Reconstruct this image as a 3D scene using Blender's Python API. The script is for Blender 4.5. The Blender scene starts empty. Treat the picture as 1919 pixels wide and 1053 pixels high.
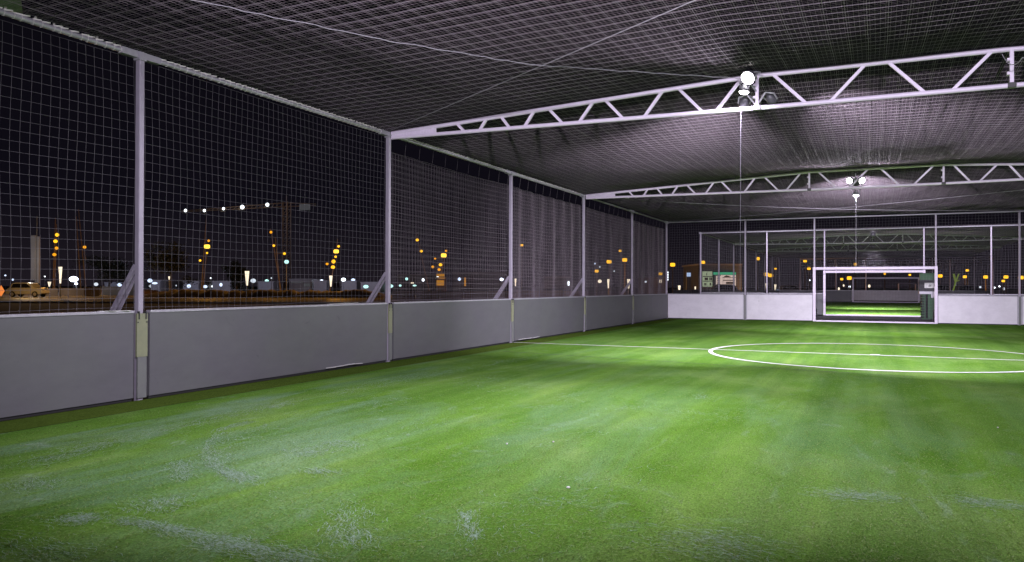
import bpy, math, random
import numpy as np
from mathutils import Vector, Matrix
random.seed(7); rng = np.random.default_rng(7)
scene = bpy.context.scene
col = scene.collection
PI = math.pi

# ------------------------------------------------------------------ measures
W, BAY, ZW, ZR = 15.0, 5.0, 1.0, 3.865          # pitch width, bay, board height, top rail height
Y1 = 1.28                                       # near end of the pitch
YE = Y1 + 6*BAY                                 # far end (31.28)
Y2, Y2E = 38.2, 73.2                            # second pitch
F, YAW, PITCH, ROLL = 1471.5, .42939, .00663, .00252
CAM = Vector((7.438, 0, 1.28))
fwd = Vector((-math.sin(YAW)*math.cos(PITCH), math.cos(YAW)*math.cos(PITCH), math.sin(PITCH)))
r0 = fwd.cross(Vector((0, 0, 1))).normalized(); u0 = r0.cross(fwd)
rgt = r0*math.cos(ROLL) + u0*math.sin(ROLL); upv = u0*math.cos(ROLL) - r0*math.sin(ROLL)
def at(px, py, depth):
    """world point seen at a photo pixel, at a given depth"""
    return CAM + (fwd + rgt*((px-959.5)/F) + upv*((526.5-py)/F))*depth
def ground_at(px, depth, z=0.0):
    p = at(px, 535, depth); return Vector((p.x, p.y, z))

# ------------------------------------------------------------------ materials
def new_mat(name):
    m = bpy.data.materials.new(name); m.use_nodes = True
    nt = m.node_tree; b = nt.nodes['Principled BSDF']
    return m, nt, b
def N(nt, t, **kw):
    n = nt.nodes.new(t)
    for k, v in kw.items(): setattr(n, k, v)
    return n
def noise(nt, scale, detail=4, rough=.55, vec=None, dist=0):
    n = N(nt, 'ShaderNodeTexNoise'); n.inputs['Scale'].default_value = scale
    n.inputs['Detail'].default_value = detail; n.inputs['Roughness'].default_value = rough
    n.inputs['Distortion'].default_value = dist
    if vec: nt.links.new(vec, n.inputs['Vector'])
    return n.outputs['Fac']
def mapping(nt, scale, loc=(0, 0, 0), src='Object'):
    tc = N(nt, 'ShaderNodeTexCoord'); mp = N(nt, 'ShaderNodeMapping')
    mp.inputs['Scale'].default_value = scale; mp.inputs['Location'].default_value = loc
    nt.links.new(tc.outputs[src], mp.inputs['Vector']); return mp.outputs['Vector']
def ramp(nt, fac, stops):
    r = N(nt, 'ShaderNodeValToRGB'); nt.links.new(fac, r.inputs['Fac'])
    e = r.color_ramp.elements
    while len(e) < len(stops): e.new(.5)
    for el, (p, c) in zip(e, stops):
        el.position = p; el.color = (c, c, c, 1) if not hasattr(c, '__len__') else (*c, 1)
    return r.outputs['Color']
def mix(nt, fac, a, b, blend='MIX'):
    m = N(nt, 'ShaderNodeMix', data_type='RGBA', blend_type=blend)
    for s, v in ((m.inputs[0], fac), (m.inputs[6], a), (m.inputs[7], b)):
        if isinstance(v, (int, float)): s.default_value = v
        elif isinstance(v, tuple): s.default_value = (*v, 1)
        else: nt.links.new(v, s)
    return m.outputs[2]
def bump(nt, b, h, strength=.3, dist=.01):
    bp = N(nt, 'ShaderNodeBump'); bp.inputs['Strength'].default_value = strength
    bp.inputs['Distance'].default_value = dist
    nt.links.new(h, bp.inputs['Height']); nt.links.new(bp.outputs['Normal'], b.inputs['Normal'])
def plain(name, c1, c2=None, rough=.6, scale=6, metal=0, bumpy=0, stretch=(1, 1, 1), detail=5):
    m, nt, b = new_mat(name)
    c2 = c2 or tuple(x*.75 for x in c1)
    n = noise(nt, scale, detail, .6, mapping(nt, stretch))
    nt.links.new(ramp(nt, n, [(.3, c2), (.7, c1)]), b.inputs['Base Color'])
    b.inputs['Roughness'].default_value = rough; b.inputs['Metallic'].default_value = metal
    if bumpy: bump(nt, b, n, bumpy, .01)
    return m
def emit(name, c, s, sample=False):
    m = bpy.data.materials.new(name); m.use_nodes = True; nt = m.node_tree; nt.nodes.clear()
    e = N(nt, 'ShaderNodeEmission'); o = N(nt, 'ShaderNodeOutputMaterial')
    e.inputs['Color'].default_value = (*c, 1); e.inputs['Strength'].default_value = s
    nt.links.new(e.outputs[0], o.inputs['Surface'])
    if not sample: m.cycles.emission_sampling = 'NONE'
    return m

def turf_mat(border=False):
    m, nt, b = new_mat('turf_border' if border else 'turf')
    broad = noise(nt, .9, 6, .6, mapping(nt, (1, .55, 1)), .6)
    nap = noise(nt, 1.0, 4, .6, mapping(nt, (2.4, .06, 1), (3, 0, 0)), .2)
    fibre = noise(nt, 85, 4, .8, mapping(nt, (1, .55, 1)))
    curl = noise(nt, 9, 8, .8, mapping(nt, (1, .6, 1)), .3)
    speck = noise(nt, 60, 2, .6, mapping(nt, (1, 1, 1), (9, 2, 0)))
    if border:
        c = ramp(nt, broad, [(.3, (.060, .100, .016)), (.7, (.078, .122, .021))])
    else:
        c = ramp(nt, broad, [(.30, (.074, .172, .018)), (.5, (.098, .208, .034)), (.68, (.138, .245, .058))])
        c = mix(nt, .6, c, ramp(nt, nap, [(.32, (.60, .64, .64)), (.5, (.95, .95, .94)), (.66, (1.32, 1.22, 1.15))]), 'MULTIPLY')
        # flattened, worn pile: pale grey-green patches and scuffs drawn out along the pitch
        pat = noise(nt, .75, 7, .66, mapping(nt, (1.5, .34, 1), (4.3, 1.7, 0)), .9)
        scuff = noise(nt, 1.7, 8, .72, mapping(nt, (1.0, .38, 1), (1.1, 7.3, 0)), 2.0)
        # nearer the left board and the goal mouth the pile is more worn
        tc = N(nt, 'ShaderNodeTexCoord'); sp = N(nt, 'ShaderNodeSeparateXYZ'); nt.links.new(tc.outputs['Object'], sp.inputs[0])
        mr = N(nt, 'ShaderNodeMapRange'); nt.links.new(sp.outputs['Y'], mr.inputs['Value'])
        mr.inputs['From Min'].default_value = 5; mr.inputs['From Max'].default_value = 17
        mr.inputs['To Min'].default_value = 1; mr.inputs['To Max'].default_value = .12
        mrx = N(nt, 'ShaderNodeMapRange'); nt.links.new(sp.outputs['X'], mrx.inputs['Value'])
        mrx.inputs['From Min'].default_value = 1.2; mrx.inputs['From Max'].default_value = 4.5
        mrx.inputs['To Min'].default_value = 1.3; mrx.inputs['To Max'].default_value = .5
        wear = N(nt, 'ShaderNodeMath', operation='MULTIPLY'); nt.links.new(mr.outputs[0], wear.inputs[0]); nt.links.new(mrx.outputs[0], wear.inputs[1])
        f1 = N(nt, 'ShaderNodeMath', operation='MULTIPLY'); nt.links.new(ramp(nt, pat, [(.47, 0), (.67, .6)]), f1.inputs[0]); nt.links.new(wear.outputs[0], f1.inputs[1])
        f2 = N(nt, 'ShaderNodeMath', operation='MULTIPLY'); nt.links.new(ramp(nt, scuff, [(.57, 0), (.71, .65)]), f2.inputs[0]); nt.links.new(wear.outputs[0], f2.inputs[1])
        c = mix(nt, f1.outputs[0], c, (.165, .270, .185))
        c = mix(nt, f2.outputs[0], c, (.25, .335, .27))
    c = mix(nt, .85, c, ramp(nt, fibre, [(.32, .40), (.5, 1.0), (.68, 1.75)]), 'MULTIPLY')
    c = mix(nt, .5, c, ramp(nt, curl, [(.3, .8), (.5, 1.0), (.7, 1.2)]), 'MULTIPLY')
    c = mix(nt, 1, c, ramp(nt, speck, [(.27, .35), (.34, 1.0)]), 'MULTIPLY')
    nt.links.new(c, b.inputs['Base Color'])
    b.inputs['Roughness'].default_value = .7; b.inputs['Specular IOR Level'].default_value = 0
    bump(nt, b, fibre, .18, .01)
    return m

def board_mat(name, c, purple):
    m, nt, b = new_mat(name)
    n1 = noise(nt, .8, 5, .6, mapping(nt, (1, 1, 1))); n2 = noise(nt, 3.0, 6, .7, mapping(nt, (1, .6, 1.5)))
    n3 = noise(nt, 40, 3, .6, mapping(nt, (1, 1, 1)))
    cc = ramp(nt, n1, [(.3, c), (.7, purple)])
    cc = mix(nt, .5, cc, ramp(nt, n2, [(.35, .82), (.6, 1.04)]), 'MULTIPLY')
    # scuff marks from the ball
    sc = noise(nt, 2.1, 9, .75, mapping(nt, (1, 1, 1.6), (2, 5, 1)), 1.5)
    cc = mix(nt, .6, cc, ramp(nt, sc, [(.30, .55), (.37, 1.0)]), 'MULTIPLY')
    nt.links.new(cc, b.inputs['Base Color']); b.inputs['Roughness'].default_value = .5
    bump(nt, b, n3, .06, .004)
    return m

M = {}
M['turf'] = turf_mat(); M['border'] = turf_mat(True)
M['side_board'] = board_mat('side_board', (.118, .124, .122), (.110, .107, .122))
M['end_board'] = board_mat('end_board', (.72, .70, .74), (.68, .655, .71))
M['steel'] = plain('painted_steel', (.80, .72, .86), (.72, .645, .775), .42, 9, 0, .04)
M['poststeel'] = plain('post_steel', (.38, .35, .42), (.32, .295, .355), .45, 9, .1, .05)
M['galv'] = plain('galvanised_steel', (.46, .45, .49), (.36, .355, .39), .45, 14, .35, .05)
M['bolt'] = plain('dark_bolt', (.03, .03, .03), None, .5)
M['net'] = plain('net_cord', (.17, .163, .18), (.14, .135, .15), .7, 3)
M['foldnet'] = plain('dark_net_cord', (.24, .215, .23), (.20, .18, .195), .7, 3)
M['finenet_side'] = plain('fine_side_net_cord', (.27, .21, .25), (.22, .175, .205), .8, 3)
M['finenet'] = plain('fine_net_cord', (.50, .415, .455), (.43, .36, .395), .8, 3)
M['roofnet'] = plain('roof_net_cord', (.46, .40, .45), (.40, .35, .39), .7, 3)
M['tie'] = plain('lacing', (.75, .73, .70), (.6, .58, .55), .7, 12)
M['sleeve'] = plain('yellowed_sleeve', (.25, .265, .155), (.205, .22, .135), .55, 10)
M['sleeve2'] = plain('grey_sleeve', (.165, .175, .162), (.145, .15, .15), .55, 10)
M['black'] = plain('black_rubber', (.012, .012, .013), None, .8)
M['line'] = plain('line_paint', (.75, .76, .72), (.55, .60, .50), .7, 30, 0, .2)
M['cable'] = plain('cable', (.36, .34, .38), (.28, .27, .3), .5, 8)
M['lampbody'] = plain('lamp_housing', (.10, .10, .11), (.07, .07, .08), .4)
M['lens'] = emit('lamp_lens', (1, .96, 1), 30)
M['ground'] = plain('ground_soil', (.055, .045, .036), (.03, .026, .023), .9, .25, 0, .3, (1, 1, 1), 8)
M['bank'] = plain('earth', (.15, .085, .045), (.07, .04, .022), .95, .35, 0, .5, (1, 1, 1), 8)
M['asphalt'] = plain('asphalt', (.035, .035, .038), (.025, .025, .028), .7, .6, 0, .2, (1, 1, 1), 8)
M['kerb'] = plain('kerb_stone', (.30, .28, .26), (.2, .19, .18), .8, 2)
M['mast'] = plain('mast', (.07, .045, .03), (.05, .032, .02), .6, 3)
M['pole'] = plain('dark_pole', (.08, .08, .085), None, .6)
M['dark'] = plain('dark_clad', (.05, .048, .055), (.035, .034, .04), .7, .4)
M['clad'] = plain('grey_clad', (.20, .19, .20), (.15, .14, .15), .7, .5)
M['hoard'] = plain('hoarding', (.20, .13, .08), (.12, .075, .045), .8, .5)
M['orange'] = emit('orange_lamp', (1, .50, .02), 1.7)
M['orange_b'] = emit('orange_lamp_deep', (1, .40, .015), 1.1)
M['orange_c'] = emit('orange_lamp_bright', (1, .60, .06), 2.2)
M['white_b'] = emit('white_lamp_dim', (.80, .88, 1), .9)
M['white_c'] = emit('white_lamp_bluish', (.62, .74, 1), 1.6)
M['orange_soft'] = emit('orange_soft', (1, .42, .05), .8)
M['white'] = emit('white_lamp', (.86, .93, 1), 3.0)
M['bluewhite'] = emit('blue_white_lamp', (.75, .82, 1), 6.0)
M['cone'] = emit('cone_lamp', (1, .84, .62), 1.4)
M['cyan'] = emit('cyan_lamp', (.5, .9, .85), 1.5)
M['shelf'] = emit('lit_shop_window', (.55, .66, .42), .55)
M['shopwarm'] = emit('lit_shop_sign', (.85, .66, .58), .75)
M['shopgreen'] = emit('lit_shop_fascia', (.06, .42, .22), .8)
M['signblue'] = emit('lit_blue_sign', (.45, .6, .9), .8)
M['signgreen'] = emit('green_lit', (.40, .55, .10), .28)
M['car'] = plain('pale_car_paint', (.50, .47, .42), (.42, .40, .36), .3, 2)
M['cardark'] = plain('dark_car_paint', (.10, .10, .12), (.08, .08, .10), .3, 2)
M['glass'] = plain('car_glass', (.015, .015, .018), None, .1)
M['tyre'] = plain('tyre', (.02, .02, .02), None, .8)
M['leaf'] = plain('night_leaf', (.012, .017, .008), (.007, .010, .005), .7, 2)
M['bark'] = plain('bark', (.07, .055, .04), None, .9, 5)
M['greenbox'] = plain('green_cabinet', (.02, .085, .03), (.014, .06, .022), .5, 3)
M['tarp'] = plain('green_tarp', (.17, .26, .12), (.12, .19, .09), .7, 4, 0, .2)
M['sign_o'] = emit('orange_sign', (1, .28, .06), .9)
M['plate'] = plain('white_plate', (.62, .62, .60), (.55, .55, .53), .5, 4)
M['crane'] = plain('crane_steel', (.34, .24, .17), (.25, .18, .13), .6, 2)
M['lid'] = emit('lit_counterweight', (.5, .5, .55), .10)
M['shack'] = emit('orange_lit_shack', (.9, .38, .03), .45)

# ------------------------------------------------------------------ mesh builder
class MB:
    def __init__(s): s.v = []; s.f = []; s.sm = []
    def add(s, vs, fs, smooth=False):
        o = len(s.v); s.v += [tuple(v) for v in vs]
        s.f += [tuple(i+o for i in f) for f in fs]; s.sm += [smooth]*len(fs)
    def box(s, a, b):
        x0, y0, z0 = a; x1, y1, z1 = b
        s.add([(x0,y0,z0),(x1,y0,z0),(x1,y1,z0),(x0,y1,z0),(x0,y0,z1),(x1,y0,z1),(x1,y1,z1),(x0,y1,z1)],
              [(0,3,2,1),(4,5,6,7),(0,1,5,4),(1,2,6,5),(2,3,7,6),(3,0,4,7)])
    def bar(s, p, q, w, h, up=(0, 0, 1)):
        p = Vector(p); q = Vector(q); d = (q-p).normalized(); u = Vector(up)
        if abs(d.dot(u)) > .98: u = Vector((0, 1, 0))
        r = d.cross(u).normalized()*w/2; t = r.cross(d).normalized()*h/2
        s.add([p-r-t, p+r-t, p+r+t, p-r+t, q-r-t, q+r-t, q+r+t, q-r+t],
              [(0,1,2,3),(7,6,5,4),(0,4,5,1),(1,5,6,2),(2,6,7,3),(3,7,4,0)])
    def tube(s, pts, r, n=8, r2=None):
        pts = [Vector(p) for p in pts]; k = len(pts); vs = []; fs = []
        up = Vector((0, 0, 1))
        for i, p in enumerate(pts):
            d = (pts[min(i+1, k-1)]-pts[max(i-1, 0)]).normalized()
            u = up if abs(d.dot(up)) < .98 else Vector((0, 1, 0))
            a = d.cross(u).normalized(); b = a.cross(d)
            rr = r if r2 is None else r+(r2-r)*i/(k-1)
            vs += [p+(a*math.cos(2*PI*j/n)+b*math.sin(2*PI*j/n))*rr for j in range(n)]
        for i in range(k-1):
            for j in range(n):
                fs.append((i*n+j, i*n+(j+1) % n, (i+1)*n+(j+1) % n, (i+1)*n+j))
        s.add(vs, fs, True)
        s.add(vs[:n], [tuple(range(n))[::-1]]); s.add(vs[-n:], [tuple(range(n))])
    def ellipsoid(s, c, rx, ry, rz, n=10, m=7):
        vs = []; fs = []
        for i in range(m+1):
            t = PI*i/m
            for j in range(n):
                p = 2*PI*j/n
                vs.append((c[0]+rx*math.sin(t)*math.cos(p), c[1]+ry*math.sin(t)*math.sin(p), c[2]+rz*math.cos(t)))
        for i in range(m):
            for j in range(n): fs.append((i*n+j, (i+1)*n+j, (i+1)*n+(j+1) % n, i*n+(j+1) % n))
        s.add(vs, fs, True)
    def prism(s, prof, a, b, ax):
        """extrude a closed profile (2d points) along an axis from a to b; ax=0: profile is (y,z)"""
        n = len(prof)
        def P(c, uv): return [(c, uv[0], uv[1]), (uv[0], c, uv[1]), (uv[0], uv[1], c)][ax]
        vs = [P(a, p) for p in prof]+[P(b, p) for p in prof]
        s.add(vs, [tuple(range(n))[::-1], tuple(range(n, 2*n))]+[(i, (i+1) % n, n+(i+1) % n, n+i) for i in range(n)])
    def build(s, name, mat, parent=None, bevel=0):
        me = bpy.data.meshes.new(name); me.from_pydata(s.v, [], s.f); me.update()
        me.polygons.foreach_set('use_smooth', s.sm)
        me.materials.append(mat)
        o = bpy.data.objects.new(name, me); col.objects.link(o)
        if parent: o.parent = parent; o.matrix_parent_inverse = Matrix.Identity(4); o.location = -wloc(parent)
        if bevel:
            b = o.modifiers.new('bevel', 'BEVEL'); b.width = bevel; b.segments = 2; b.limit_method = 'ANGLE'
        return o
def wloc(o):
    v = Vector(o.location); p = o.parent
    while p: v += Vector(p.location); p = p.parent
    return v
def tag(o, label=None, cat=None, group=None, kind=None):
    if label: o['label'] = label
    if cat: o['category'] = cat
    if group: o['group'] = group
    if kind: o['kind'] = kind
    return o
def thing(name, label, cat, loc, group=None):
    o = bpy.data.objects.new(name, None); col.objects.link(o); o.location = loc
    o.empty_display_size = .2
    return tag(o, label, cat, group)
def copy_thing(o, loc, label=None, group=None, parent=None):
    c = o.copy(); col.objects.link(c)
    if parent: c.parent = parent
    else: c.location = loc
    if label: c['label'] = label
    if group: c['group'] = group
    for ch in o.children: copy_thing(ch, None, parent=c)
    return c
def struct(mb, name, mat): return tag(mb.build(name, mat), kind='structure')

def np_mesh(name, V, Q, mat, parent=None, smooth=True):
    me = bpy.data.meshes.new(name)
    me.vertices.add(len(V)); me.vertices.foreach_set('co', V.astype(np.float32).ravel())
    k = Q.shape[1]
    me.loops.add(Q.size); me.loops.foreach_set('vertex_index', Q.astype(np.int32).ravel())
    me.polygons.add(len(Q)); me.polygons.foreach_set('loop_start', np.arange(0, Q.size, k, dtype=np.int32))
    me.polygons.foreach_set('use_smooth', np.full(len(Q), smooth))
    me.update(calc_edges=True); me.materials.append(mat)
    o = bpy.data.objects.new(name, me); col.objects.link(o)
    if parent: o.parent = parent; o.location = -wloc(parent)
    return o
def strands(L, a, b, r):
    """L: (n,m,3) polylines -> 3-sided cords; a,b: unit vectors across the cord"""
    n, m, _ = L.shape; a = np.array(a); b = np.array(b)
    ring = np.array([math.cos(t)*a+math.sin(t)*b for t in (PI/2, PI/2+2*PI/3, PI/2+4*PI/3)])*r
    V = (L[:, :, None, :]+ring[None, None]).reshape(-1, 3)
    idx = np.arange(n*m*3).reshape(n, m, 3)
    A = idx[:, :-1, :]; B = idx[:, 1:, :]
    Q = np.stack([A, np.roll(A, -1, 2), np.roll(B, -1, 2), B], -1).reshape(-1, 4)
    return V, Q
def join(parts):
    V = []; Q = []; o = 0
    for v, q in parts: V.append(v); Q.append(q+o); o += len(v)
    return np.concatenate(V), np.concatenate(Q)

# ------------------------------------------------------------------ ground, turf, markings
g = MB(); g.add([(-900, -300, -.12), (900, -300, -.12), (900, 1200, -.12), (-900, 1200, -.12)], [(0, 1, 2, 3)])
struct(g, 'ground', M['ground'])
def rect(mb, x0, y0, x1, y1, z): mb.add([(x0, y0, z), (x1, y0, z), (x1, y1, z), (x0, y1, z)], [(0, 1, 2, 3)])
g = MB(); g.box((-.6, -2.0, -.11), (W+.6, YE+1.4, -.02)); struct(g, 'pitch_foundation', M['asphalt'])
g = MB(); rect(g, .62, -1.5, W-.62, YE, 0)
t0 = struct(g, 'turf', M['turf'])
g = MB()
rect(g, .0, -1.5, .62-.035, YE, -.004); rect(g, W-.62+.035, -1.5, W, YE, -.004)
struct(g, 'turf_border', M['border'])
M['seam_shadow'] = plain('turf_seam_shadow', (.022, .045, .010), (.03, .06, .014), .9, 8)
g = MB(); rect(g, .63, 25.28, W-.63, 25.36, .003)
pa, pb = [CAM+(at(px, py, 1)-CAM)*(CAM.z/(CAM.z-at(px, py, 1).z)) for px, py in ((935, 658), (1450, 690))]  # second dark strip paints the shadow of a truss chord on the turf
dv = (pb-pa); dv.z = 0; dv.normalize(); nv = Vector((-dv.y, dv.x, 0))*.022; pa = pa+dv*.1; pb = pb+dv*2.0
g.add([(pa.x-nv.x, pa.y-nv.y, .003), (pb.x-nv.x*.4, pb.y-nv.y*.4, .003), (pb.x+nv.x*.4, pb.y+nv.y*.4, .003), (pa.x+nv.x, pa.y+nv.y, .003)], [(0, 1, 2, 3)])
struct(g, 'seam_and_shadow_lines', M['seam_shadow'])
YH = YE-15.0 - .03
g = MB(); rect(g, .05, YH-.04, W-.05, YH+.04, .005)
# slightly uneven painted circle
n = 96; R = 3.0; vs = []; fs = []
for i in range(n):
    a = 2*PI*i/n; w = .048+.006*math.sin(a*7)
    for rr in (R-w, R+w): vs.append((7.5+rr*math.cos(a), YH+rr*math.sin(a), .009))
for i in range(n):
    j = (i+1) % n; fs.append((2*i, 2*i+1, 2*j+1, 2*j))
g2 = MB(); g2.add(vs, fs)
g3 = MB(); g3.add([(7.5+.09*math.cos(2*PI*i/20), YH+.09*math.sin(2*PI*i/20), .013) for i in range(20)], [tuple(range(20))])
struct(g, 'halfway_line', M['line']); struct(g2, 'centre_circle', M['line']); struct(g3, 'centre_spot', M['line'])
g = MB(); rect(g, 0, Y2, W, Y2E, 0); struct(g, 'far_turf', M['turf'])
g = MB(); g.box((-.6, Y2-.8, -.11), (W+.6, Y2E+.8, -.02)); struct(g, 'far_pitch_foundation', M['asphalt'])

# loose and raised turf fibres, thick where the pile is scuffed
def fibre_mesh(pale):
    n = 110000
    # density follows the visible near field
    d = 3.0+ (rng.random(n)**1.7)*14; lat = (rng.random(n)-.5)*1.5*d
    P = np.array(CAM)[None]*np.array([1, 1, 0])+d[:, None]*np.array(fwd)[None]*np.array([1, 1, 0])+lat[:, None]*np.array(rgt)[None]*np.array([1, 1, 0])
    ang = rng.normal(PI/2, .9, n)
    # scuffed tufts
    k = 26; c = np.stack([rng.uniform(1.2, 6.5, k), rng.uniform(2.4, 10, k)], 1)
    m = 1800; w = rng.integers(0, k, m); sz = rng.uniform(.06, .34, k); ca = rng.uniform(0, PI, k)
    e = rng.normal(0, 1, (m, 2)); sx = sz[w]*1.6; sy = sz[w]*.55
    px = c[w, 0]+e[:, 0]*sx*np.cos(ca[w])-e[:, 1]*sy*np.sin(ca[w]); py = c[w, 1]+e[:, 0]*sx*np.sin(ca[w])+e[:, 1]*sy*np.cos(ca[w])
    P2 = np.stack([px, py, px*0], 1); a2 = ca[w]+rng.normal(0, .4, m)
    # swept arcs
    def gp(px, py):
        q = at(px, py, 1)-CAM; k = -CAM.z/q.z; return np.array([CAM.x+q.x*k, CAM.y+q.y*k])
    arcs = []
    for pts, cnt, sp in (([(470, 790), (415, 805), (388, 840), (395, 868), (420, 885), (455, 897)], 2600, .022), ([(500, 797), (440, 815), (415, 850), (425, 872)], 900, .05), ([(430, 885), (452, 893), (460, 900)], 900, .035),
                         ([(225, 975), (290, 986), (340, 997), (400, 1012)], 1500, .025), ([(400, 1015), (440, 1022), (500, 1036), (590, 1055)], 2600, .04), ([(655, 950), (645, 990), (665, 1020)], 1100, .05),
                         ([(875, 960), (878, 985), (886, 1010)], 600, .02), ([(115, 970), (150, 975), (170, 968)], 800, .03), ([(335, 865), (342, 880), (338, 900)], 900, .03), ([(555, 845), (580, 850), (600, 840)], 1100, .07), ([(620, 830), (640, 828), (655, 838)], 800, .06),
                         ([(40, 905), (60, 915), (75, 900)], 600, .06), ([(590, 880), (610, 885)], 500, .04), ([(270, 940), (300, 950), (330, 935)], 700, .06), ([(0, 1010), (60, 1035), (120, 1053)], 900, .08),
                         ([(560, 715), (760, 675), (960, 648)], 1500, .10), ([(620, 740), (800, 702), (1000, 668)], 1500, .14), ([(60, 870), (200, 830), (420, 780), (560, 750)], 1800, .10),
                         ([(1540, 925), (1600, 928), (1680, 935)], 900, .05), ([(1800, 935), (1850, 945), (1919, 950)], 800, .05), ([(1280, 1010), (1400, 1030)], 500, .15)):
        long_ = sp >= .1; cnt = int(cnt*(.9 if long_ else .36)); sp *= 1.0 if long_ else 1.5
        G_ = np.array([gp(*p) for p in pts]); t = rng.random(cnt)*(len(pts)-1); i = np.minimum(t.astype(int), len(pts)-2); f = (t-i)[:, None]
        Q_ = G_[i]*(1-f)+G_[i+1]*f+rng.normal(0, sp, (cnt, 2)); dd = G_[i+1]-G_[i]
        arcs.append(np.stack([Q_[:, 0], Q_[:, 1], t*0, np.arctan2(dd[:, 1], dd[:, 0])+rng.normal(0, .3, cnt)], 1))
    A = np.concatenate(arcs)
    if pale: P = np.concatenate([P2, A[:, :3]]); ang = np.concatenate([a2, A[:, 3]])
    keep = (P[:, 0] > .75) & (P[:, 0] < W-.75) & (P[:, 1] > 1.5)
    P = P[keep]; ang = ang[keep]; n = len(P)
    kw = 1.15 if pale else 1.0; ln = rng.uniform(.015, .055, n)*(1.5 if pale else 1)*np.where(rng.random(n) < .08, 2.2, 1); bend = rng.normal(0, .35, n); w = rng.uniform(.0006, .0013, n)*kw
    hz = rng.uniform(.001, .004, n) if pale else rng.uniform(.002, .009, n)
    L = []
    for i, s in enumerate((-.5, -.15, .2, .5)):
        a = ang+bend*s*2
        L.append(np.stack([P[:, 0]+np.cos(a)*ln*s, P[:, 1]+np.sin(a)*ln*s, hz*(1-(2*s)**2)+.003], 1))
    L = np.stack(L, 1)
    t = np.stack([-np.sin(ang), np.cos(ang), ang*0], 1)[:, None]*w[:, None, None]
    V = np.stack([L-t, L+t], 2).reshape(-1, 3)
    idx = np.arange(n*8).reshape(n, 4, 2)
    Q = np.stack([idx[:, :-1, 0], idx[:, :-1, 1], idx[:, 1:, 1], idx[:, 1:, 0]], -1).reshape(-1, 4)
    m, nt, b = new_mat('pale_turf_fibre' if pale else 'turf_fibre')
    nn = noise(nt, 1.3, 4, .6, mapping(nt, (1, 1, 1)))
    n4 = noise(nt, 60, 1, .6, mapping(nt, (1, 1, 1)))
    cc = ramp(nt, n4, [(.35, (.11, .205, .02)), (.5, (.15, .25, .04)), (.68, (.26, .335, .15))])
    if pale: cc = ramp(nt, n4, [(.35, (.17, .29, .14)), (.5, (.24, .36, .24)), (.68, (.33, .45, .37))])
    nt.links.new(cc, b.inputs['Base Color']); b.inputs['Roughness'].default_value = .8; b.inputs['Specular IOR Level'].default_value = .05
    return np_mesh('scuffed_fibres' if pale else 'turf_fibres', V, Q, m)
tag(fibre_mesh(False), 'loose green artificial grass fibres lying on the turf', 'turf fibres', kind='stuff')
tag(fibre_mesh(True), 'pale scuffed tufts and curved sweep marks in the turf at near left', 'turf fibres', kind='stuff')
for i, (px, py) in enumerate(((1065, 915), (1037, 829), (950, 833), (1870, 800))):
    d = 1.28*F/(py-536); p = at(px, py, d)
    mb = MB(); mb.ellipsoid((p.x, p.y, .008), .014 if i == 0 else .008, .011, .006, 7, 5)
    tag(mb.build('litter_scrap', M['plate']), ['white paper scrap on the turf below the middle of the picture, the biggest one',
        'tiny pale scrap on the turf, behind the bigger scrap', 'tiny pale scrap on the turf, leftmost of the scraps',
        'tiny pale scrap on the turf far to the right of the other scraps'][i], 'litter', 'scraps on the turf')

# ------------------------------------------------------------------ boards, posts, rails, nets
ORD = ['first', 'second', 'third', 'fourth', 'fifth', 'sixth', 'seventh', 'eighth', 'ninth']
def side_board(x, y0, y1, label, mat, inner, cat='board', scrap=False, group='grey side boards'):
    """board along y; inner = +1 when the pitch is at +x"""
    t = thing('perimeter_board', label, cat, (x, (y0+y1)/2, 0), group)
    b = MB(); xo = x-inner*.045
    b.box((min(x, xo), y0+.006, .03), (max(x, xo), y1-.006, ZW-.03)); b.build('panel', M[mat], t)
    c = MB(); c.box((x-.06 if inner > 0 else x-.012, y0+.004, ZW-.03), (x+.012 if inner > 0 else x+.06, y1-.004, ZW)); c.build('top_cap', M['galv'], t, .004)
    k = MB(); k.box((min(x-inner*.02, xo), y0+.01, -.003), (max(x-inner*.02, xo), y1-.01, .03)); k.build('rubber_skirt', M['black'], t)
    return t
def end_board(y, x0, x1, label, mat, group='white end boards'):
    t = thing('perimeter_board', label, 'board', ((x0+x1)/2, y, 0), group)
    b = MB(); b.box((x0+.006, y, .03), (x1-.006, y+.045, ZW-.03)); b.build('panel', M[mat], t)
    c = MB(); c.box((x0+.004, y-.012, ZW-.03), (x1-.004, y+.06, ZW)); c.build('top_cap', M['galv'], t, .004)
    k = MB(); k.box((x0+.01, y+.02, -.003), (x1-.01, y+.045, .03)); k.build('rubber_skirt', M['black'], t)
    return t
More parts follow.
